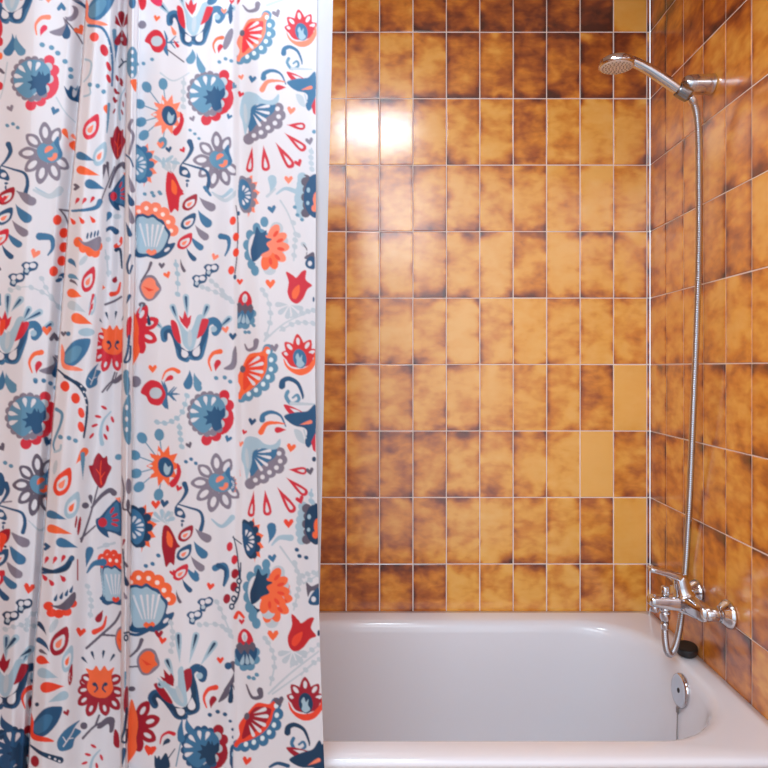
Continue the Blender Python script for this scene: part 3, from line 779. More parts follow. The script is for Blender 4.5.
def big_leaf(b=MB, p=TB, o=SA):
    P(b, (-50, 10), (-10, -42), (44, -52), (54, -38), (34, 10), (-8, 52), (-44, 44)); P(p, (-46, 14), (-8, -22), (20, -14), (0, 28), (-36, 44)); P(o, (-58, -30), (-46, 0), (-44, 44), (4, 58), (24, 72), (-40, 68), (-60, 40))
def fern(c=PB, r=R):
    S(c, [(2, 84), (-4, 40), (8, -10), (38, -46)], 18, 5)
    for x, y, a in ((-14, -26, 15), (-28, 10, -20), (-40, 52, -50), (10, -62, 30), (44, -14, 70), (24, 22, 80), (16, 56, 60)): E(r, x, y, 14, 6, a)
def twig(g=DG): S(g, [(-46, 42), (0, -4), (60, -28)], 9, 7); S(g, [(0, -4), (14, -42)], 8, 8); P(g, (6, 0), (40, -34), (70, -30), (66, 14), (52, 20), (48, -10), (20, 6))
def blue_leaf(c=MB):
    P(c, (28, -58), (16, -30), (40, -20), (24, 10), (20, 44), (-16, 62), (-34, 40), (-28, 8), (-8, -24)); S(W, [(-10, 44), (8, 0), (16, -30)], 4, 3); S(W, [(-4, 26), (-18, 12)], 4, 3); S(W, [(2, 14), (18, 8)], 4, 3)

# ---- the cloth: every motif where it is printed.  g(col, row, x, y): x, y measured inside one print repeat
ORG = {'a0': (0, 0), 'e0': (150, 0), 'a1': (0, 190), 'e1': (150, 190), 'a2': (0, 380), 'e2': (150, 380), 'a3': (0, 568), 'e3': (150, 568)}
def m(fn, blk, x, y, s=1.0, rot=0.0, kx=1.0, **kw):
    ox, oy = ORG[blk]; place(ox + x * Q, oy + y * Q, s, rot, kx); fn(**kw)
def blk(b): place(*ORG[b])

def paint():  # upper repeats get paler inks, lower ones darker: light haze put into the print
    global clip
    # ================= right hand panel (E: left of its crease, F: right of it)
    clip = 'E'
    for b, x, y, s, rt, k in (('e0', 165, 150, .95, 4, 'hi'), ('e1', 153, 630, 1, 0, ''), ('e3', 138, 545, 1.06, -22, 'lo')):
        if k != 'lo': m(volute, b, x, y, s, rt)
        if k == 'lo':
            m(volute, b, x, y, s, rt, rays=False, blue=DB, dk=NV, red=CR); blk(b)
            for x0, y0, x1, y1 in ((84, 452, 28, 446), (92, 420, 62, 346), (114, 370, 108, 246), (150, 370, 180, 246), (190, 380, 254, 280)): T(PB, x0, y0, x1, y1, 26); T(NV, x0 * .6 + x1 * .4, y0 * .6 + y1 * .4, x1 * .94 + x0 * .06, y1 * .94 + y0 * .06, 11)
    for b, x, y, dx in (('e0', 235, 372, 0), ('e2', 236, 142, 0), ('e3', 213, 705, 1)):
        m(scallop_flower, b, x, y, 1.0, 0, .95, **(dict(red=CR, dk=NV, lt=MB, edge=DB) if dx else {}))
    m(grey_daisy, 'e0', 262, 612, .92, 0, .95); m(grey_daisy, 'e2', 262, 392, .95)
    m(sunflower, 'e0', 66, 440, 1.1, 0, .95); m(sunflower, 'e2', 52, 330, 1.12, 0, .98, o=O)
    m(tulip_down, 'e0', 92, 735, 1); m(tulip_down, 'e2', 78, 640, 1.05, c=CR); m(tulip_down, 'e1', 95, 16, .98)
    m(sprig, 'e0', 160, 600, 1); m(sprig, 'e2', 140, 452, .95)
    m(cascade, 'e1', 188, 26, .98); m(cascade, 'e2', 172, 568, .98); 
    m(butterflies, 'e1', 212, 326, .95); m(butterflies, 'e3', 192, 162, 1.0, -8)
    m(fan_shell, 'e1', 12, 172, 1.02, 4); m(fan_shell, 'e3', -4, 146, 1.12, -2, o=O)
    m(orange_bud, 'e1', -2, 378, 1.0, o=SA); m(orange_bud, 'e3', -10, 362, 1.05, 10)
    m(red_half_daisy, 'e1', -62, 540, 1.0, 0, .92); m(red_half_daisy, 'e3', -66, 610, 1.05, 6, .92, c=CR)
    m(rosebud, 'e0', 26, 158, .92); m(rosebud, 'e2', 14, 48, 1.0); m(rosebud, 'e1', 22, 780, 1.0)
    blk('e0')
    P(R, (-45, -20), (-20, -30), (-15, 20), (-30, 40), (-42, 20)); P((225, 60, 100), (0, -20), (40, -20), (46, 16), (30, 24), (4, 6)); H(O, 26, 70, 1, 10); E(G, -30, 95, 16)
    T(SA, 78, 96, 98, 135, 16); T(R, 88, 150, 110, 182, 12); S(DG, [(66, 190), (98, 214), (130, 238)], 5, 5)
    T(TB, 162, 186, 152, 246, 34, -6); T(TB, 180, 200, 204, 280, 28, 4); m(commas, 'e0', 262, 168, .8); blk('e0')
    dots(TB, (266, 238), (290, 226), (312, 234), r=8); P(DB, (312, 10), (318, 70), (306, 92), (300, 40)); E(G, 300, 150, 14, 44, 20); E(MB, 240, 0, 24, 16, -40); H(SA, 284, 42, .9); H(R, 314, 6, .8)
    H(G, 163, 456, .9, -20); H(MB, 304, 448, .9, 20); H(SA, 40, 556, 1.1); H(DB, 72, 574, 1, -10); H(R, 126, 576, .9, -30); dots(TB, (154, 500), (172, 514), (188, 532), r=7); dots(TB, (8, 228), (-25, 244), (-50, 246), r=8)
    S(LG, [(40, 280), (90, 310), (150, 280)], 7, 4); catkin([(130, 300), (128, 360), (128, 410)], n=4); H(TB, 325, 330, 1, 30)
    for k in range(4): E(PB, 30 + k * 22, 610 + (k % 2) * 14, 20, 7, 40 + 50 * k)
    S(PB, [(238, 738), (276, 756), (312, 730)], 5, 16); dots(TB, (-20, 745), (8, 740), (36, 738), r=8)
    blk('e1')
    S(MB, [(272, 178), (300, 186), (302, 220), (288, 252)], 24, 6); H(SA, 249, 257, 1.1, 20); H(DG, 45, 290, 1); H(O, 66, 326, 1.1, -20); dots(TB, (14, 22), (40, 14), r=8)
    S(LG, [(246, 16), (290, 40), (330, 10)], 10, 18); S(MB, [(210, -10), (232, 20)], 14, 10)
    catkin([(322, 434), (270, 400), (200, 372)], n=6); catkin([(322, 434), (270, 380), (236, 350)], n=4); catkin([(98, 270), (106, 330), (106, 400)], c=PB, n=4); E(DG, -30, 440, 14, 10)
    H(SA, 290, 536, 1.1, -10); H(DB, 318, 562, 1.2); m(commas, 'e1', 250, 650, 1); m(commas, 'e1', 80, 706, .85, 40); blk('e1')
    P(G, (330, 600), (334, 660), (318, 690), (282, 686), (310, 664), (318, 620)); dots(TB, (254, 722), (287, 720), (308, 736), r=9); T(MB, 152, 690, 140, 760, 30, -4); T(TB, 170, 700, 190, 756, 26, 4); H(O, 10, 686, 1.3); E(G, -56, 736, 22)
    T(NV, -10, 465, -2, 520, 14); S(PB, [(-40, 470), (-30, 440)], 9, 5); S(DG, [(-34, 350), (-8, 310), (4, 280)], 6, 12)
    blk('e2')
    T(MB, 152, -40, 144, 36, 32, -4); T(TB, 172, -20, 190, 44, 28, 4); catkin([(18, 160), (70, 164), (120, 130), (142, 60)], c=PB, n=7); catkin([(112, 170), (116, 210), (122, 256)], c=PB, n=4)
    H(DG, 150, 250, 1, -20); H(MB, 300, 226, 1.1, 20); dots(MB, (138, 314), (158, 304), (176, 320), r=8); H(R, 110, 416, 1, 20); H(OR, 22, 478, 1.4); H(DB, 55, 474, 1.3, 10)
    for k in range(5): ray(48, 545, 4, 50, -170 + k * 38, PB, 16)
    S(PB, [(236, 534), (276, 562), (316, 528)], 5, 22); S(MB, [(250, 722), (286, 712), (298, 750), (284, 790)], 26, 8); dots(MB, (10, 706), (32, 674), (-16, 714), r=9); H(R, 86, 740, .9, -10)
    m(half_scallop, 'e2', 318, 402, .45, 0, .7, red=SA)
    blk('e3')
    H(OR, 232, 70, 1.2, 10); T(MB, 172, 6, 180, 40, 22); S(DB, [(262, -10), (290, 10), (282, 66)], 20, 6); H(CR, 34, 254, 1.3); H(OR, 48, 278, 1.2, 10); catkin([(318, 270), (270, 220), (190, 218)], n=6); catkin([(318, 270), (280, 180), (256, 130)], n=4); catkin([(78, 200), (88, 260), (80, 320)], n=5)
    m(commas, 'e3', 232, 490, 1.05, 0, 1, a=OR, b=CR); blk('e3')
    S(DG, [(318, 370), (332, 400), (318, 430), (290, 470)], 26, 14); P(DG, (306, 440), (300, 490), (262, 516), (284, 470)); T(NV, 316, 430, 308, 520, 20); E(DB, 300, 376, 14); S(DG, [(312, 436), (340, 500), (356, 536)], 6, 5)
    H(OR, 270, 354, 1.1); T(MB, 128, 572, 118, 670, 28, 6); T(MB, 142, 574, 160, 640, 30, 6); dots(DB, (230, 564), (260, 552), (288, 562), r=9); dots(DB, (308, 588), (318, 620), (320, 650), r=7); m(commas, 'e3', 66, 650, .8, 30, 1, a=R, b=NV); blk('e3')
    P(NV, (18, 720), (36, 740), (60, 710), (70, 740), (50, 790), (20, 770)); S(NV, [(50, 760), (96, 694)], 6, 4); S(TB, [(118, 670), (100, 760)], 5, 5); H(OR, 6, 700, 1.5); P(NV, (318, 680), (340, 720), (330, 768), (306, 750)); P(DB, (308, 690), (330, 680), (346, 740), (330, 790), (310, 760)); E(PB, 322, 716, 8, 12)
    S(NV, [(290, 775), (330, 790)], 12, 5)
    # berries at the crease between E and F
    clip = 'EF'
    blk('e1'); S(DG, [(330, 60), (338, 130), (334, 250), (326, 320)], 4, 5)
    for x, y in ((318, 118), (330, 180), (330, 240), (312, 308)): E(OR, x, y, 12, 17, 10)
    E(DB, 340, 90, 6, 9); H(OR, 345, 352, 1); E(DB, 326, 334, 6, 10)
    blk('e2'); S(NV, [(320, 600), (334, 660), (344, 768)], 4, 6); S(NV, [(318, 604), (352, 630)], 5, 4)
    for x, y in ((306, 640), (324, 690), (326, 745)): E(R, x, y, 12, 18, 8)
    blk('e3'); S(NV, [(348, -20), (346, 40), (338, 110), (314, 150)], 5, 8)
    for x, y in ((326, 22), (322, 72), (295, 118)): E(CR, x, y, 14, 19, 12)
    for x, y in ((342, 50), (336, 84), (322, 118), (314, 148)): E(NV, x, y, 11, 13); E(W, x, y, 5, 6)
    S(OR, [(328, 190), (340, 170), (360, 190)], 16, 10); H(R, 352, 206, .9)
    # ---- F
    clip = 'F'
    m(red_fan, 'e0', 350, 132, .90, 6, .98, red=(232, 58, 66)); m(red_fan, 'e1', 352, 692, .95, 4, .98, bord=O); m(red_fan, 'e2', 352, -36, .95, 4, .98, bord=O); m(red_fan, 'e3', 366, 574, 1.04, 20, .9, red=CR, bord=OR, sc=MB)
    m(grey_fan, 'e0', 430, 452, 1.0, -4); m(grey_fan, 'e2', 436, 316, 1.0, -4, cap=PB, blue=MB)
    m(lotus, 'e0', 580, 106, .92, -6); m(lotus, 'e1', 574, 630, 1.0, -4, red=(214, 48, 52), bowl=O); m(lotus, 'e3', 598, 500, 1.06, 0, red=CR, bowl=OR, b=NV)
    m(curl, 'e0', 552, 212, .88); m(curl, 'e1', 552, 760, 1.0, c=DB); m(curl, 'e2', 550, 32, 1.0, c=DB); m(curl, 'e3', 574, 640, 1.05, c=NV, c2=MB)
    m(curl_commas, 'e0', 486, 304, 1.0, -4); m(curl_commas, 'e2', 484, 158, 1.05, -4, a=O)
    m(sprout, 'e0', 590, 322, 1.0); m(sprout, 'e2', 586, 146, 1.1, c=DB); m(sprout, 'e3', 612, 728, 1.2, -12, c=NV, r=CR)
    m(half_scallop, 'e0', 366, 750, 1.0, 0, .95); m(half_scallop, 'e1', 370, 20, 1.0, 0, .95); m(half_scallop, 'e2', 384, 614, 1.08, -6, .9, red=O, b=DB, d=NV)
    m(orange_flower, 'e1', 420, 214, .98, -4); m(orange_flower, 'e3', 426, 112, 1.03, -4, o=O, ob=O, b=NV, sc=TB)
    m(orange_flower, 'e2', 420, 800, 1.0, 0, o=O, b=NV)
    m(tulip, 'e1', 566, 372, 1.0); m(tulip, 'e3', 576, 252, 1.12, 14, c=(196, 36, 44), i=OR)
    m(bud, 'e1', 362, 454, .95, 6); m(bud, 'e3', 368, 306, 1.05, -4, c=DB)
    blk('e0')
    S(G, [(356, 20), (378, 42), (408, 36), (414, 16)], 5, 22); H(G, 486, 52, 1.3, -20); H(SA, 350, 296, .9, -10); H(MB, 393, 304, 1.2, 10); H(R, 348, 362, 1, 20); H(R, 334, 6, 1)
    H(SA, 542, 424, 1.3, 10); H(R, 570, 626, 1.2, -20); H(SA, 532, 690, 1.3); H(G, 612, 542, 1.2, -10); E(TB, 630, 506, 8); T(PB, 458, 742, 472, 672, 34, 6); S(PB, [(486, 745), (520, 724), (566, 738)], 6, 20); S(LG, [(450, 20), (520, -4), (560, -10)], 12, 5)
    catkin([(620, 570), (618, 610), (622, 650)], n=4)
    for b, x, y, o_, d_ in (('e0', 612, 750, SA, DB), ('e1', 612, 30, SA, DB), ('e2', 615, 555, O, NV)):
        blk(b)
        for k in range(6): E(PB, x - 34 + 6 * math.cos(k), y - 70 + k * 26, 18)
        for k in range(5): E(DG, x - 14 + 6 * (k % 2), y - 62 + k * 30, 18)
        P(d_, (x, y - 70), (x + 34, y - 70), (x + 34, y + 66), (x + 2, y + 66), (x - 20, y + 20), (x - 18, y - 30)); E(o_, x + 30, y + 6, 16, 30); E(o_, x + 20, y + 40, 12, 14); E(PB, x - 4, y - 30, 7, 10); E(PB, x - 6, y + 20, 6, 8)
    blk('e1')
    H(MB, 468, 74, 1.3, -10); dots(TB, (556, 66), (566, 96), (584, 114), r=8); S(LG, [(500, 40), (530, 90), (560, 170)], 7, 5); catkin([(552, 270), (556, 210), (560, 170)], n=4); catkin([(600, 220), (576, 190), (548, 120)], n=3, stem=False)
    P(DG, (586, 206), (604, 226), (600, 250), (630, 240), (630, 300), (608, 296), (612, 270), (592, 262), (604, 240)); P(DB, (596, 278), (612, 256), (630, 260), (632, 302), (604, 298)); E(W, 614, 282, 8, 10)
    H(O, 462, 360, 1.5); catkin([(440, 580), (462, 500), (456, 430), (432, 384)], n=6); S(LG, [(438, 580), (520, 510), (628, 462)], 7, 5); catkin([(500, 540), (560, 510), (626, 512)], n=5); catkin([(540, 490), (590, 470), (628, 462)], n=4)
    for k in range(5): ray(536, 440, 4, 56, 20 + k * 40, LG, 20)
    dots(TB, (398, 520), (380, 546), (366, 546), r=8); S(G, [(364, 592), (376, 614), (402, 606), (408, 580)], 5, 22); H(G, 478, 606, 1.3, -10); S(LG, [(450, 24), (480, -4)], 12, 8); E(DB, 628, 420, 4, 10)
    blk('e2')
    H(DB, 392, 160, 1.2, 10); H(R, 362, 200, .8, 20); H(SA, 348, 245, .9); H(O, 542, 260, 1.4, 10); H(R, 576, 460, 1.3, -20); H(OR, 532, 550, 1.5); H(DG, 614, 350, 1.2, -10); E(NV, 630, 304, 8, 10)
    S(SA, [(330, 286), (336, 320)], 8, 4); S(SA, [(340, 336), (346, 368)], 8, 4)
    T(MB, 454, 628, 470, 548, 36, 6); S(PB, [(468, 634), (496, 606), (540, 606)], 6, 26); H(MB, 470, 684, 1.3, -10); dots(DB, (564, 652), (574, 676), (600, 682), r=9); S(LG, [(500, 640), (536, 690), (580, 750)], 8, 5); catkin([(620, 420), (618, 460), (624, 470)], c=PB, n=3); catkin([(566, 768), (590, 750), (630, 740)], n=4)
    blk('e3')
    H(O, 472, 258, 1.7); S(LG, [(560, -10), (572, 30), (590, 60)], 8, 6); catkin([(552, 160), (566, 100), (572, 50), (556, -20)], n=6); catkin([(590, 60), (640, 30), (650, 20)], n=3)
    P(DG, (600, 56), (620, 70), (648, 60), (644, 82), (618, 90), (606, 110)); P(DB, (608, 128), (624, 96), (648, 76), (652, 136), (620, 142)); E(W, 628, 120, 9, 11); E(NV, 648, 250, 6, 12)
    S(LG, [(456, 482), (540, 404), (648, 320)], 9, 6); S(LG, [(470, 484), (560, 420), (652, 350)], 7, 5); catkin([(540, 380), (600, 330), (650, 296)], n=4); catkin([(580, 410), (620, 370), (654, 350)], n=3); catkin([(462, 450), (478, 370), (466, 310), (442, 270)], n=6)
    for k in range(5): ray(548, 320, 4, 58, 10 + k * 40, LG, 22)
    dots(TB, (410, 410), (398, 424), (380, 420), r=9); S(DG, [(370, 448), (392, 496), (424, 494), (422, 470)], 5, 24); H(DG, 495, 512, 1.6, -10); H(OR, 372, 740, 1.4, 10); S(DB, [(460, 764), (490, 750), (530, 760)], 10, 16)

    # ================= left hand panel A
    clip = 'A'
    m(volute, 'a0', 40, 60, 1.08, 8, rays=False); m(volute, 'a1', 22, 640, 1.05, 6); m(volute, 'a3', 16, 510, 1.1, 6, red=CR, blue=DB, dk=NV)
    m(scallop_flower, 'a0', 138, 315, 1.0, 0, .98, red=(222, 66, 88)); m(scallop_flower, 'a2', 120, 152, 1.04, 0, .98); m(scallop_flower, 'a3', 60, 712, 1.04, 0, .98, red=CR, dk=NV, lt=DB, edge=NV)
    m(grey_daisy, 'a0', 180, 585, 1.0, 0, .98); m(grey_daisy, 'a2', 150, 400, 1.0, 0, .92, g=DG, o=O)
    m(sprig, 'a0', 40, 610, 1.0); m(sprig, 'a2', 30, 455, 1.0); m(cascade, 'a1', 64, 0, 1.05, 0, 1.1); m(cascade, 'a2', 46, 582, 1.05); m(cascade, 'a3', 40, -140, 1.05)
    m(butterflies, 'a1', 88, 320, 1.0, 0, 1.05); m(butterflies, 'a3', 66, 166, 1.05, 0, 1.02, c=NV)
    m(commas, 'a0', 162, 92, 1.0, 10, 1, a=SA, b=(222, 50, 84)); m(commas, 'a1', 138, 655, 1.05); m(commas, 'a3', 112, 490, 1.1, 0, 1, a=OR, b=CR)
    m(sprout_grey, 'a0', 248, 98, 1.05); m(sprout_grey, 'a1', 208, 668, 1.05)
    blk('a0')
    P(R, (-10, 70), (8, 90), (8, 130), (-10, 150)); E(R, 0, 160, 12, 18); E(O, 2, 215, 8, 14); S(DG, [(0, 268), (14, 280)], 14, 10); E(R, 0, 330, 12, 16)
    T(MB, 46, 126, 28, 215, 38, -10); T(TB, 62, 132, 86, 214, 36, 8); H(MB, 236, 26, 1.4, 180); H(O, 306, 116, 1.6, -30); dots(TB, (162, 172), (198, 183), (222, 204), (250, 236), (271, 267), (272, 294), r=11)
    P(DB, (246, 330), (262, 346), (272, 328), (292, 350), (306, 330), (318, 350), (318, 392), (290, 390), (262, 374)); E(W, 287, 354, 9, 20, 10); P(TB, (272, 322), (288, 340), (300, 326), (292, 350)); S(LG, [(216, 374), (250, 430), (290, 470)], 6, 4)
    H(MB, 210, 426, 1.3, 20); H(G, 40, 416, 1.1, -20); dots(TB, (28, 482), (50, 476), (68, 490), r=8); T(O, 264, 536, 242, 494, 22); P(O, (266, 550), (290, 540), (314, 564), (292, 580), (270, 566)); T(SA, 296, 540, 274, 515, 14); S(PB, [(136, 720), (190, 752), (226, 740)], 4, 24); T(G, 60, 732, 118, 768, 30)
    S(LG, [(28, 240), (14, 330), (0, 380)], 6, 4); S(DB, [(290, 0), (320, 20), (340, 40)], 16, 8); S(G, [(280, 0), (310, 6)], 6, 5); H(SA, 186, -4, 1.2); H(R, 10, 765, 1.3)
    blk('a1')
    S(MB, [(152, 178), (196, 184), (202, 222), (184, 250)], 30, 6); H(SA, 135, 244, 1.5, 20); catkin([(240, 468), (190, 410), (110, 372), (40, 384)], n=6); catkin([(240, 468), (190, 400), (160, 340)], n=4); S(LG, [(130, 0), (190, 24), (230, 0)], 10, 30)
    H(O, 180, 540, 1.5); H(DG, 208, 564, 1.5, 180); T(MB, 10, 690, -4, 768, 34, -4); T(TB, 24, 700, 54, 768, 34, 8); dots(TB, (136, 730), (168, 732), (194, 742), (214, 760), r=10); P(OR, (0, 505), (20, 500), (16, 540), (0, 560)); S(TB, [(0, 440), (0, 400)], 10, 6)
    for x0, y0, x1, y1 in ((40, 470, 88, 410), (84, 510, 164, 462)): T(PB, x0, y0, x1, y1, 26); T(DB, x0 + 4, y0 - 6, x1 - 8, y1 + 8, 10)
    for x, y in ((220, 115), (245, 165), (245, 220), (237, 272), (206, 312)): E(OR, x, y, 17, 20, 10)
    S(DG, [(228, 74), (250, 100), (266, 140)], 6, 8); S(DG, [(228, 74), (262, 80), (300, 82)], 6, 9); E(DB, 238, 330, 16, 10, -30); E(W, 232, 336, 7, 5); E(DB, 226, 346, 14, 8, -20)
    blk('a2')
    T(MB, 10, -30, -4, 38, 30); T(TB, 30, -20, 54, 50, 32, 6); dots(MB, (136, 6), (168, 4), (194, 14), r=9); H(DB, 184, 236, 1.5, 20); H(DG, 6, 258, 1.3, -30); dots(TB, (20, 318), (42, 330), r=9); T(O, 186, 440, 192, 480, 20); P(O, (176, 450), (206, 474), (190, 486)); S(LG, [(110, 540), (150, 576), (175, 568)], 4, 12)
    E(DB, 0, 400, 20, 46); P(OR, (0, 590), (26, 600), (14, 640), (0, 660)); dots(NV, (20, 640), r=6)
    S(G, [(8, 470), (44, 466)], 6, 6)
    blk('a3')
    H(OR, 112, 78, 1.7, 10); catkin([(140, 225), (90, 218), (20, 235)], c=LG, n=5); catkin([(140, 170), (110, 190), (100, 240)], n=3)
    for x0, y0, x1, y1 in ((10, 330, 70, 258), (68, 350, 130, 302)): T(PB, x0, y0, x1, y1, 28); T(NV, x0 + 6, y0 - 8, x1 - 10, y1 + 10, 13)
    T(DB, 6, 560, 40, 630, 36, 10); E(NV, 122, 500, 6, 12); H(NV, 4, 650, 1); T(DB, 110, 640, 120, 690, 12)

    # ================= narrow fold B and the valley C
    clip = 'BC'
    for b, x, y, s, k in (('a0', 388, 22, 1.05, 0), ('a1', 294, 622, 1.0, 0), ('a3', 180, 588, 1.1, 1)):
        m(big_leaf, b, x, y, s, 0, 1.0, **(dict(b=DB, p=MB, o=OR) if k else {}))
    m(paisley, 'a0', 348, 488, .95, 0, .9, c=(222, 60, 80)); m(paisley, 'a1', 338, 344, .95, 0, .75); m(paisley, 'a2', 238, 392, 1.05, 0, .9, c=OR); m(paisley, 'a3', 226, 282, 1.08, 0, .9, c=CR)
    m(paisley, 'a0', 382, 592, .9, 0, .8, c=PB); m(paisley, 'a2', 275, 482, 1.0, 0, .8, c=PB, i=O); m(paisley, 'a1', 354, 440, .8, 0, .45, c=PB, i=R)
    m(paisley, 'a3', 258, 350, 1.0, 0, .6, c=PB, i=O); m(paisley, 'a3', 270, 410, .8, 0, .3, c=CR, i=SA)
    def leaves(b, dx, dy, k, w=1.0):
        blk(b)
        for x, y, L, wd, c in ((0, 0, 72, 34, MB), (2, 56, 90, 36, O), (34, 108, 78, 40, MB)): T(c, dx + (x + L) * w, dy + y + 16, dx + x * w, dy + y - 10, wd * .9)
    leaves('a0', 292, 602, 0); leaves('a2', 178, 520, 0, 1.1)
    blk('a0')
    S(MB, [(340, 98), (392, 108), (420, 160), (432, 240), (430, 330)], 12, 7); dots(W, (410, 148), (420, 176), (427, 206), r=3)
    for x, y, rx, ry in ((362, 142, 18, 18), (400, 193, 15, 24), (417, 255, 8, 20), (417, 302, 8, 18)): E(R if y > 160 else (240, 84, 76), x, y, rx, ry, -20)
    for x, y in ((345, 325), (375, 330), (398, 352)): E(TB, x, y, 9)
    S(PB, [(328, 228), (350, 240), (344, 284), (322, 314)], 9, 5); S(PB, [(324, 370), (346, 360), (344, 335)], 9, 5); T(O, 412, 440, 408, 402, 26); S(TB, [(418, 400), (414, 470), (410, 510)], 12, 4); H(DG, 294, 718, 1.1, -90)
    S(DG, [(440, 640), (400, 740), (390, 768)], 5, 5); T(DG, 396, 690, 402, 630, 14); T(DG, 418, 690, 412, 620, 12)
    T(TB, 446, 230, 438, 110, 16); T(MB, 442, 240, 450, 150, 12)
    blk('a1')
    for x, y in ((295, 40), (322, 40), (353, 35), ): T(R, x - 8, y + 16, x + 8, y - 10, 14)
    for x, y in ((280, 118), (314, 115), (356, 112)): T(OR, x - 12, y - 14, x + 8, y + 14, 16)
    S(MB, [(276, 80), (330, 76), (370, 66), (384, 44)], 8, 22)
    for x in (336, 350, 364, 376): E(DB, x, 176 - (x - 336) * .25, 4, 13, 10)
    for x, y in ((300, 200), (320, 222), (346, 236), (366, 240), (376, 216)): E(O, x, y, 18, 20)
    P(G, (300, 186), (330, 200), (384, 178), (384, 222), (366, 234), (344, 220), (320, 210)); T(MB, 292, 300, 264, 264, 20, 4); T(TB, 304, 348, 262, 326, 20, 4); T(DG, 300, 372, 268, 344, 12, 4)
    T(O, 316, 410, 258, 390, 34); T(LG, 330, 470, 260, 434, 34); T(O, 356, 516, 274, 484, 40); E(PB, 332, 546, 32, 16); E(MB, 262, 552, 9, 9); H(DG, 244, 552, .9)
    E(LG, 320, 270, 24, 10, -50); S(NV, [(222, 690), (260, 722), (300, 744), (324, 768)], 6, 18); E(OR, 248, 752, 17, 18); S(LG, [(404, 230), (412, 280), (416, 330)], 4, 8)
    for x, y in ((416, 190), (412, 260), (418, 318)): E(LG, x, y, 11, 10)
    m(blue_leaf, 'a1', 356, 712, .8); blk('a1')
    for x, y, w in ((352, 420, 12), (346, 460, 10)): S(R, [(x + 6, y - 16), (x - 4, y + 20)], w, 4)
    blk('a2')
    S(NV, [(250, -14), (300, 20), (330, 70), (334, 130), (322, 220)], 14, 8); dots(W, (312, 24), (322, 46), (328, 70), (332, 96), r=4)
    for x, y in ((250, 24), (290, 70), (312, 126), (311, 180)): E(OR, x, y, 17 - (y > 100) * 5, 21, -15)
    S(TB, [(216, 112), (238, 130), (232, 170), (206, 240), (210, 272)], 14, 6); S(PB, [(210, 276), (230, 268), (234, 250)], 10, 8); dots(TB, (232, 219), (265, 223), (290, 233), r=10)
    T(O, 290, 324, 334, 262, 30); T(TB, 318, 384, 318, 276, 18); H(DB, 180, 640, 1.2, -90); E(LG, 212, 335, 8, 28, 10)
    for x, y in ((176, 690), (208, 690), (240, 684)): T(R, x - 6, y + 18, x + 8, y - 12, 15)
    S(DB, [(150, 740), (200, 736), (250, 716), (276, 684)], 8, 22); E(NV, 146, 728, 16, 12); E(CR, 304, 560, 6, 36, 8); E(CR, 292, 545, 4, 24, 8); S(CR, [(298, 690), (298, 768)], 5, 5)
    T(OR, 176, 768, 166, 750, 12); T(R, 230, 752, 250, 768, 16)
    blk('a3')
    S(NV, [(140, -6), (200, 14), (250, 4), (268, -20)], 14, 18)
    for x, y in ((196, 56), (240, 40), (170, 36)): T(R, x - 10, y - 14, x + 10, y + 12, 17)
    for x, y in ((214, 116), (236, 108), (256, 97), (274, 84)): T(DB, x + 6, y - 18, x - 4, y + 12, 13)
    for x, y in ((186, 146), (198, 172), (226, 176), (256, 168), (276, 136)): E(OR, x, y, 20, 17)
    P(DG, (194, 142), (232, 140), (284, 92), (290, 122), (262, 160), (222, 156)); E(LG, 206, 222, 12, 30, 30); T(NV, 178, 260, 144, 206, 18, 4); T(DB, 190, 324, 142, 268, 22, 6); T(DG, 184, 334, 150, 314, 14)
    T(OR, 192, 366, 140, 346, 34); T(PB, 224, 422, 144, 396, 38); T(OR, 248, 454, 154, 460, 42); T(PB, 184, 516, 262, 482, 34); E(NV, 142, 524, 8, 8); H(CR, 256, 556, 1, -20)
    S(NV, [(116, 680), (160, 712), (232, 738)], 6, 26); E(CR, 134, 742, 16, 22, -10); dots(W, (190, 726), (212, 734), (228, 742), r=5); S(CR, [(274, 380), (270, 430)], 8, 6)
    m(blue_leaf, 'a3', 264, 640, 1.1, 12); 
    # valley
    clip = 'C'
    m(bud_red, 'a0', 452, 550, .95, 4, .75); m(bud_red, 'a2', 385, 350, 1.0); m(bell, 'a0', 462, 735, 1.0, 0, .75, r=R); m(bell, 'a1', 456, 6, 1.0, 0, .75); m(bell, 'a2', 420, 528, 1.05, 0, .95)
    m(face_flower, 'a1', 434, 592, .96, 0, .92); m(face_flower, 'a3', 384, 455, 1.05, 0, 1.0, c=CR); m(fern, 'a2', 390, 165, .95); m(fern, 'a3', 350, 740, .9); m(fern, 'a0', 460, 380, .9, 0, .6, r=CR)
    m(fan_shell, 'a2', 436, 768, .95, 0, .75, o=OR); m(fan_shell, 'a3', 446, 60, .92, 0, .8, o=OR); m(orange_bud, 'a3', 466, 276, 1.0, 0, .6); m(twig, 'a3', 366, 610, 1.05, 0, 1.0); m(twig, 'a1', 430, 738, .9, 0, .9); m(twig, 'a2', 440, 6, .8, 0, .8)
    blk('a0')
    for a in (-60, -95, -130, 80, 110): ray(470, 110, 4, 68, a, CR, 26)
    E(W, 468, 150, 5, 8); S(NV, [(458, 258), (474, 240), (484, 236)], 7, 6); S(NV, [(474, 240), (466, 226)], 6, 4)
    for x, y in ((450, 300), (466, 312), (444, 350), (440, 384)): E(CR, x, y, 6, 13, -20)
    S(DG, [(420, 720), (446, 650), (470, 630), (480, 640)], 8, 22)
    blk('a1')
    T(MB, 404, 126, 424, 84, 24); S(DB, [(400, 162), (424, 146), (446, 160)], 8, 24); E(LG, 450, 102, 16, 10); S(OR, [(446, 216), (462, 204), (466, 184)], 20, 10); E(W, 456, 206, 6, 6); S(NV, [(446, 230), (462, 232), (468, 300)], 16, 6)
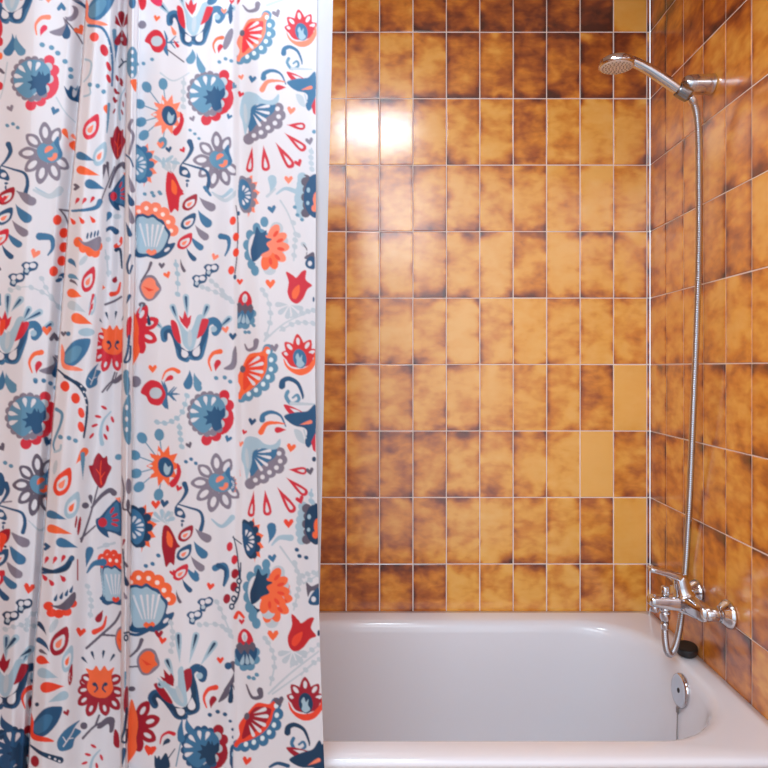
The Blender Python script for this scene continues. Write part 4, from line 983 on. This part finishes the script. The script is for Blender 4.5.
    T(CR, 448, 330, 436, 356, 20); S(OR, [(428, 400), (452, 392), (462, 356)], 20, 7); H(O, 388, 374, 1.3, -90); S(DG, [(404, 440), (440, 426), (466, 410)], 9, 8)
    blk('a2')
    S(DG, [(312, 620), (340, 540), (360, 470), (376, 408)], 9, 6); S(DG, [(352, 490), (386, 448), (420, 424), (438, 434)], 9, 24); E(DG, 328, 482, 14, 12); S(DG, [(310, 610), (366, 560)], 8, 6); T(DG, 352, 480, 346, 440, 16)
    T(MB, 330, 720, 348, 640, 30); S(MB, [(334, 740), (360, 706), (396, 700)], 6, 30); S(LG, [(376, 646), (410, 634), (440, 626)], 8, 10); E(LG, 408, 634, 14, 10); E(TB, 455, 296, 14, 12)
    T(CR, 300, 580, 308, 530, 10)
    blk('a3')
    catkin([(346, 190), (350, 130), (336, 70)], n=5); T(CR, 396, 160, 372, 208, 26); S(OR, [(362, 246), (396, 226), (408, 186)], 22, 6); S(DG, [(332, 308), (390, 256), (440, 210), (464, 168)], 10, 10); S(DG, [(390, 256), (440, 260)], 9, 8); H(OR, 310, 246, 1.5, 10)
    E(DG, 322, 606, 14, 14); P(CR, (440, 620), (456, 640), (458, 690), (436, 676)); 
    # narrow standing fold D
    clip = 'D'
    for b, dy in (('a0', 0), ('a1', 0), ('a2', 0), ('a3', 0)):
        blk(b)
    blk('a0'); E(MB, 508, 10, 14, 24); E(TB, 508, 240, 24, 62)
    for y in (200, 230, 262, 290): E(W, 508, y, 6, 8)
    P(O, (500, 310), (524, 306), (522, 352), (512, 340)); S(G, [(506, 462), (496, 490), (512, 520), (504, 560), (496, 590)], 14, 10); S(DB, [(482, 594), (500, 610), (512, 640)], 8, 6); T(G, 494, 670, 512, 740, 20); E(TB, 486, 150, 6, 30)
    blk('a1'); T(DB, 490, 10, 510, 62, 24); T(G, 494, 60, 510, 130, 22); T(DB, 482, 120, 502, 180, 18); S(DB, [(500, 250), (488, 290), (496, 320), (508, 290)], 10, 8); T(DB, 484, 440, 500, 400, 14); P(R, (488, 500), (506, 490), (500, 570), (486, 560)); S(DB, [(496, 560), (490, 620), (478, 660), (498, 650), (502, 600)], 10, 8); T(TB, 476, 768, 486, 690, 22)
    blk('a2'); P(TB, (474, 100), (500, 60), (502, 236), (480, 230), (470, 160))
    for y in (105, 150, 190): E(W, 486, y, 6, 10)
    E(TB, 488, 20, 12, 40); S(DG, [(464, 360), (476, 420), (472, 490), (490, 500), (502, 520)], 6, 8); E(G, 494, 408, 12, 30); T(CR, 470, 640, 478, 610, 10); T(DG, 474, 690, 490, 720, 12); S(NV, [(472, 650), (480, 768)], 6, 5); E(DG, 492, 480, 8, 22)
    blk('a3'); T(NV, 476, 20, 490, 70, 18); T(G, 474, 90, 486, 120, 12); E(NV, 484, 268, 10, 14); E(W, 484, 268, 4, 6); S(NV, [(478, 250), (496, 246)], 8, 6); P(CR, (478, 470), (492, 460), (490, 560), (474, 540)); S(NV, [(488, 540), (478, 620), (466, 660), (484, 668), (488, 620)], 12, 8); T(DB, 468, 768, 478, 690, 18); S(TB, [(482, 400), (480, 460)], 8, 5)
    # bits cut by the folds on the left edge of E
    clip = 'E'
    m(half_scallop, 'a0', 540, 632, 1.05, 0, 1.15, red=SA, b=TB, d=MB); m(half_scallop, 'a2', 530, 566, 1.15, 0, 1.15, red=O, b=MB, d=NV)
    blk('a3'); S(DG, [(500, 340), (530, 310), (544, 276)], 7, 16); S(DG, [(494, 380), (530, 378)], 7, 6); S(DB, [(490, 250), (530, 256), (580, 230)], 8, 18); E(DG, 506, 464, 14, 10); H(OR, 574, 700, 1.7, 10)
    P(NV, (596, 768), (610, 720), (622, 748), (644, 726), (650, 768)); T(PB, 612, 440, 640, 452, 26)
paint()
# continue the repeat above and below (one repeat is about 338 high)
def rows(y): return int((y - PY0) * SS)
rep = 338
canvas[:rows(-3)] = canvas[rows(PY0 + rep):rows(PY0 + rep) + rows(-3)]
canvas[rows(772):] = canvas[rows(772 - rep):rows(772 - rep) + CH - rows(772)]
# soften to the width of a thread
k5 = np.array([.25, .5, .25], np.float32)
for _ in range(2):
    p = np.pad(canvas, ((1, 1), (0, 0), (0, 0)), 'edge'); canvas = p[:-2] * k5[0] + p[1:-1] * k5[1] + p[2:] * k5[2]
    p = np.pad(canvas, ((0, 0), (1, 1), (0, 0)), 'edge'); canvas = p[:, :-2] * k5[0] + p[:, 1:-1] * k5[1] + p[:, 2:] * k5[2]
# ---- cloth surface: hangs in folds in front of the bath
YC0 = 1.068
def depth(px, py):
    """forward bulge (m, toward the camera) of the cloth"""
    l1, l2, l3, l4, l5 = L1(py), L2(py), L3(py), L4(py), L5(py)
    one = np.ones_like(py)
    kx = [-30 * one, 0 * one, l1 * .40, l1 * .80, l1 - .6, l1 + .8, l1 + (l2 - l1) * .35, l1 + (l2 - l1) * .8, l2 + (l3 - l2) * .3, l2 + (l3 - l2) * .75, l3 - .6, l3 + .8, (l3 + l4) / 2, l4 - .6,
          l4 + 1.2, l4 + 26, (l4 + l5) / 2, l5 - 26, l5 - 4, l5 + 4, l5 + 22, l5 + 55, 314 * one, 330 * one]
    kd = [.006, .013, .017, .008, -.008, .016, .022, .013, -.002, -.010, -.010, .014, .019, .013,
          .004, .009, .012, .007, -.002, .001, .006, .005, .001, -.001]
    KX = np.stack(kx, 0); out = np.zeros(px.shape)
    for r in range(px.shape[0]):
        x = px[r]; kxr = KX[:, r]; i = np.clip(np.searchsorted(kxr, x) - 1, 0, len(kd) - 2)
        t = np.clip((x - kxr[i]) / (kxr[i + 1] - kxr[i] + 1e-6), 0, 1); t = t * t * (3 - 2 * t) * .7 + t * .3
        out[r] = np.array(kd)[i] * (1 - t) + np.array(kd)[i + 1] * t
    return out
NXg, NYg = 420, 1040
gx = np.linspace(-11, 317.5, NXg); gy = np.linspace(-36, 796, NYg)
PXg, PYg = np.meshgrid(gx, gy)
edge = np.interp(gy, [-40, 0, 100, 380, 570, 650, 800], [317, 316.8, 316.2, 315.2, 318.4, 320, 325.5])
PXg = -11 + (PXg + 11) * ((edge[:, None] + 11) / 328.5)
dp = depth(np.minimum(PXg, 329), gy)
# gentle long waves and fine wrinkles
dp += .0020 * np.sin(PYg / 97.0 + PXg / 31.0) + .0012 * np.sin(PYg / 43.0 - PXg / 19.0 + 1.3)
rs = np.random.RandomState(5)
for _ in range(26):
    cx, cy, lx, ly, a = rs.uniform(0, 310), rs.uniform(-20, 780), rs.uniform(12, 40), rs.uniform(40, 130), rs.uniform(-.0011, .0011)
    dp += a * np.exp(-((PXg - cx) / lx) ** 2 - ((PYg - cy) / ly) ** 2)
dp = dp * 1.7
Yg = YC0 - dp
Xw = (PXg - CX) / F * Yg; Zw = EYE + (CY - PYg) / F * Yg
fxp = np.clip((PXg - PX0) * SS - .5, 0, CW - 1.001); fyp = np.clip((PYg - PY0) * SS - .5, 0, CH - 1.001)
ix, iy = fxp.astype(int), fyp.astype(int); ax_, ay_ = (fxp - ix)[..., None], (fyp - iy)[..., None]
colr = (canvas[iy, ix] * (1 - ax_) + canvas[iy, ix + 1] * ax_) * (1 - ay_) + (canvas[iy + 1, ix] * (1 - ax_) + canvas[iy + 1, ix + 1] * ax_) * ay_

def grid_mesh(name, Xg, Yg_, Zg, m, parent=None, color=None):
    ny, nx = Xg.shape
    me = bpy.data.meshes.new(name)
    co_ = np.stack([Xg, Yg_, Zg], -1).reshape(-1, 3).astype(np.float32)
    idx = np.arange(ny * nx).reshape(ny, nx)
    q = np.stack([idx[:-1, :-1], idx[1:, :-1], idx[1:, 1:], idx[:-1, 1:]], -1).reshape(-1, 4).astype(np.int32)
    me.vertices.add(len(co_)); me.vertices.foreach_set('co', co_.ravel())
    me.loops.add(q.size); me.loops.foreach_set('vertex_index', q.ravel())
    me.polygons.add(len(q)); me.polygons.foreach_set('loop_start', np.arange(0, q.size, 4, dtype=np.int32))
    me.polygons.foreach_set('use_smooth', np.ones(len(q), bool))
    me.update(calc_edges=True)
    if color is not None:
        at_ = me.color_attributes.new('print', 'FLOAT_COLOR', 'POINT')
        at_.data.foreach_set('color', np.concatenate([color.reshape(-1, 3), np.ones((len(co_), 1))], 1).astype(np.float32).ravel())
    me.materials.append(m)
    o = bpy.data.objects.new(name, me); C.objects.link(o); o.parent = parent
    return o

def cloth_mat(name, printed):
    m = bpy.data.materials.new(name); m.use_nodes = True; nt = m.node_tree; N = nt.nodes; L = nt.links
    b = N['Principled BSDF']; b.inputs['Roughness'].default_value = .5; b.inputs['Specular IOR Level'].default_value = .35
    out = N['Material Output']
    tr = N.new('ShaderNodeBsdfTranslucent'); mx = N.new('ShaderNodeMixShader'); mx.inputs[0].default_value = .18
    if printed:
        a = N.new('ShaderNodeVertexColor'); a.layer_name = 'print'
        L.new(a.outputs[0], b.inputs['Base Color']); L.new(a.outputs[0], tr.inputs[0])
    else:
        b.inputs['Base Color'].default_value = rgb(204, 207, 214); tr.inputs[0].default_value = rgb(204, 207, 214)
    L.new(b.outputs[0], mx.inputs[1]); L.new(tr.outputs[0], mx.inputs[2]); L.new(mx.outputs[0], out.inputs[0])
    # woven thread bump
    tc = N.new('ShaderNodeTexCoord'); w1 = N.new('ShaderNodeTexNoise'); w1.inputs['Scale'].default_value = 700
    L.new(tc.outputs['Object'], w1.inputs['Vector']); bp = N.new('ShaderNodeBump'); bp.inputs['Strength'].default_value = .06; bp.inputs['Distance'].default_value = .0006
    L.new(w1.outputs['Fac'], bp.inputs['Height']); L.new(bp.outputs[0], b.inputs['Normal'])
    return m
cur = grid_mesh('shower_curtain', Xw, Yg, Zw, cloth_mat('printed_cloth', True), None, colr)
cur['label'] = 'white shower curtain printed with red, orange and blue flowers'; cur['category'] = 'shower curtain'
# white hem behind the printed edge
hy = np.linspace(-36, 640, 160)
hr = np.interp(hy, [-40, 0, 100, 190, 330, 480, 600, 640], [334.5, 333, 331, 328.5, 325.3, 322.3, 319.6, 318.6])
HX = np.stack([np.interp(t, [0, 1], [0, 1]) * (hr - 306) + 306 for t in np.linspace(0, 1, 14)], 1)
HY = YC0 + .010 + .0015 * np.sin(HX / 5.0) + .001 * np.sin(hy / 31.0)[:, None]
hem = grid_mesh('hem', (HX - CX) / F * HY, HY, EYE + (CY - hy[:, None]) / F * HY, cloth_mat('white_cloth', False), cur)
hem['label'] = 'plain white hem'
# ------------------------------------------------------------------ light
w = bpy.data.worlds.new('bathroom_light'); bpy.context.scene.world = w; w.use_nodes = True
nt = w.node_tree; bg = nt.nodes['Background']
tc = nt.nodes.new('ShaderNodeTexCoord'); sx = nt.nodes.new('ShaderNodeSeparateXYZ'); nt.links.new(tc.outputs['Generated'], sx.inputs[0])
rp = nt.nodes.new('ShaderNodeValToRGB'); mr = nt.nodes.new('ShaderNodeMapRange'); mr.inputs[1].default_value = -1; mr.inputs[2].default_value = 1
nt.links.new(sx.outputs[2], mr.inputs[0]); nt.links.new(mr.outputs[0], rp.inputs[0]); nt.links.new(rp.outputs[0], bg.inputs[0])
rp.color_ramp.elements[0].position = .25; rp.color_ramp.elements[0].color = (.22, .23, .26, 1)
rp.color_ramp.elements[1].position = .52; rp.color_ramp.elements[1].color = (.80, .89, 1.0, 1)
bg.inputs[1].default_value = 1.55

def area(name, loc, target, size, energy, color=(1, 1, 1), shape='SQUARE', sy=None):
    l = bpy.data.lights.new(name, 'AREA'); l.shape = shape; l.size = size
    if sy: l.size_y = sy
    l.energy = energy; l.color = color
    o = bpy.data.objects.new(name, l); C.objects.link(o); o.location = loc
    d = Vector(target) - Vector(loc); o.rotation_euler = d.to_track_quat('-Z', 'Y').to_euler()
    return o
area('ceiling_lamp_light', (-.06, .70, 2.45), (-.06, .70, 0), .36, 10, (.72, .87, 1.0))
area('fill_light', (-.30, -.45, 2.49), (.15, 1.6, .7), 1.3, 20, (.82, .91, 1.0), 'RECTANGLE', 1.2)  # added soft overhead fill behind the camera, not a real window

# ------------------------------------------------------------------ camera
cam = bpy.data.cameras.new('camera'); co = bpy.data.objects.new('camera', cam); C.objects.link(co)
cam.sensor_width = 36; cam.lens = F / 768 * 36
co.location = (0, 0, EYE); co.rotation_euler = (PI / 2, 0, 0)
cam.shift_x = (384 - CX) / 768; cam.shift_y = -(384 - CY) / 768
cam.clip_start = .02
bpy.context.scene.camera = co
vs = bpy.context.scene.view_settings
vs.view_transform = 'Standard'; vs.look = 'None'; vs.exposure = 0.1; vs.gamma = 1
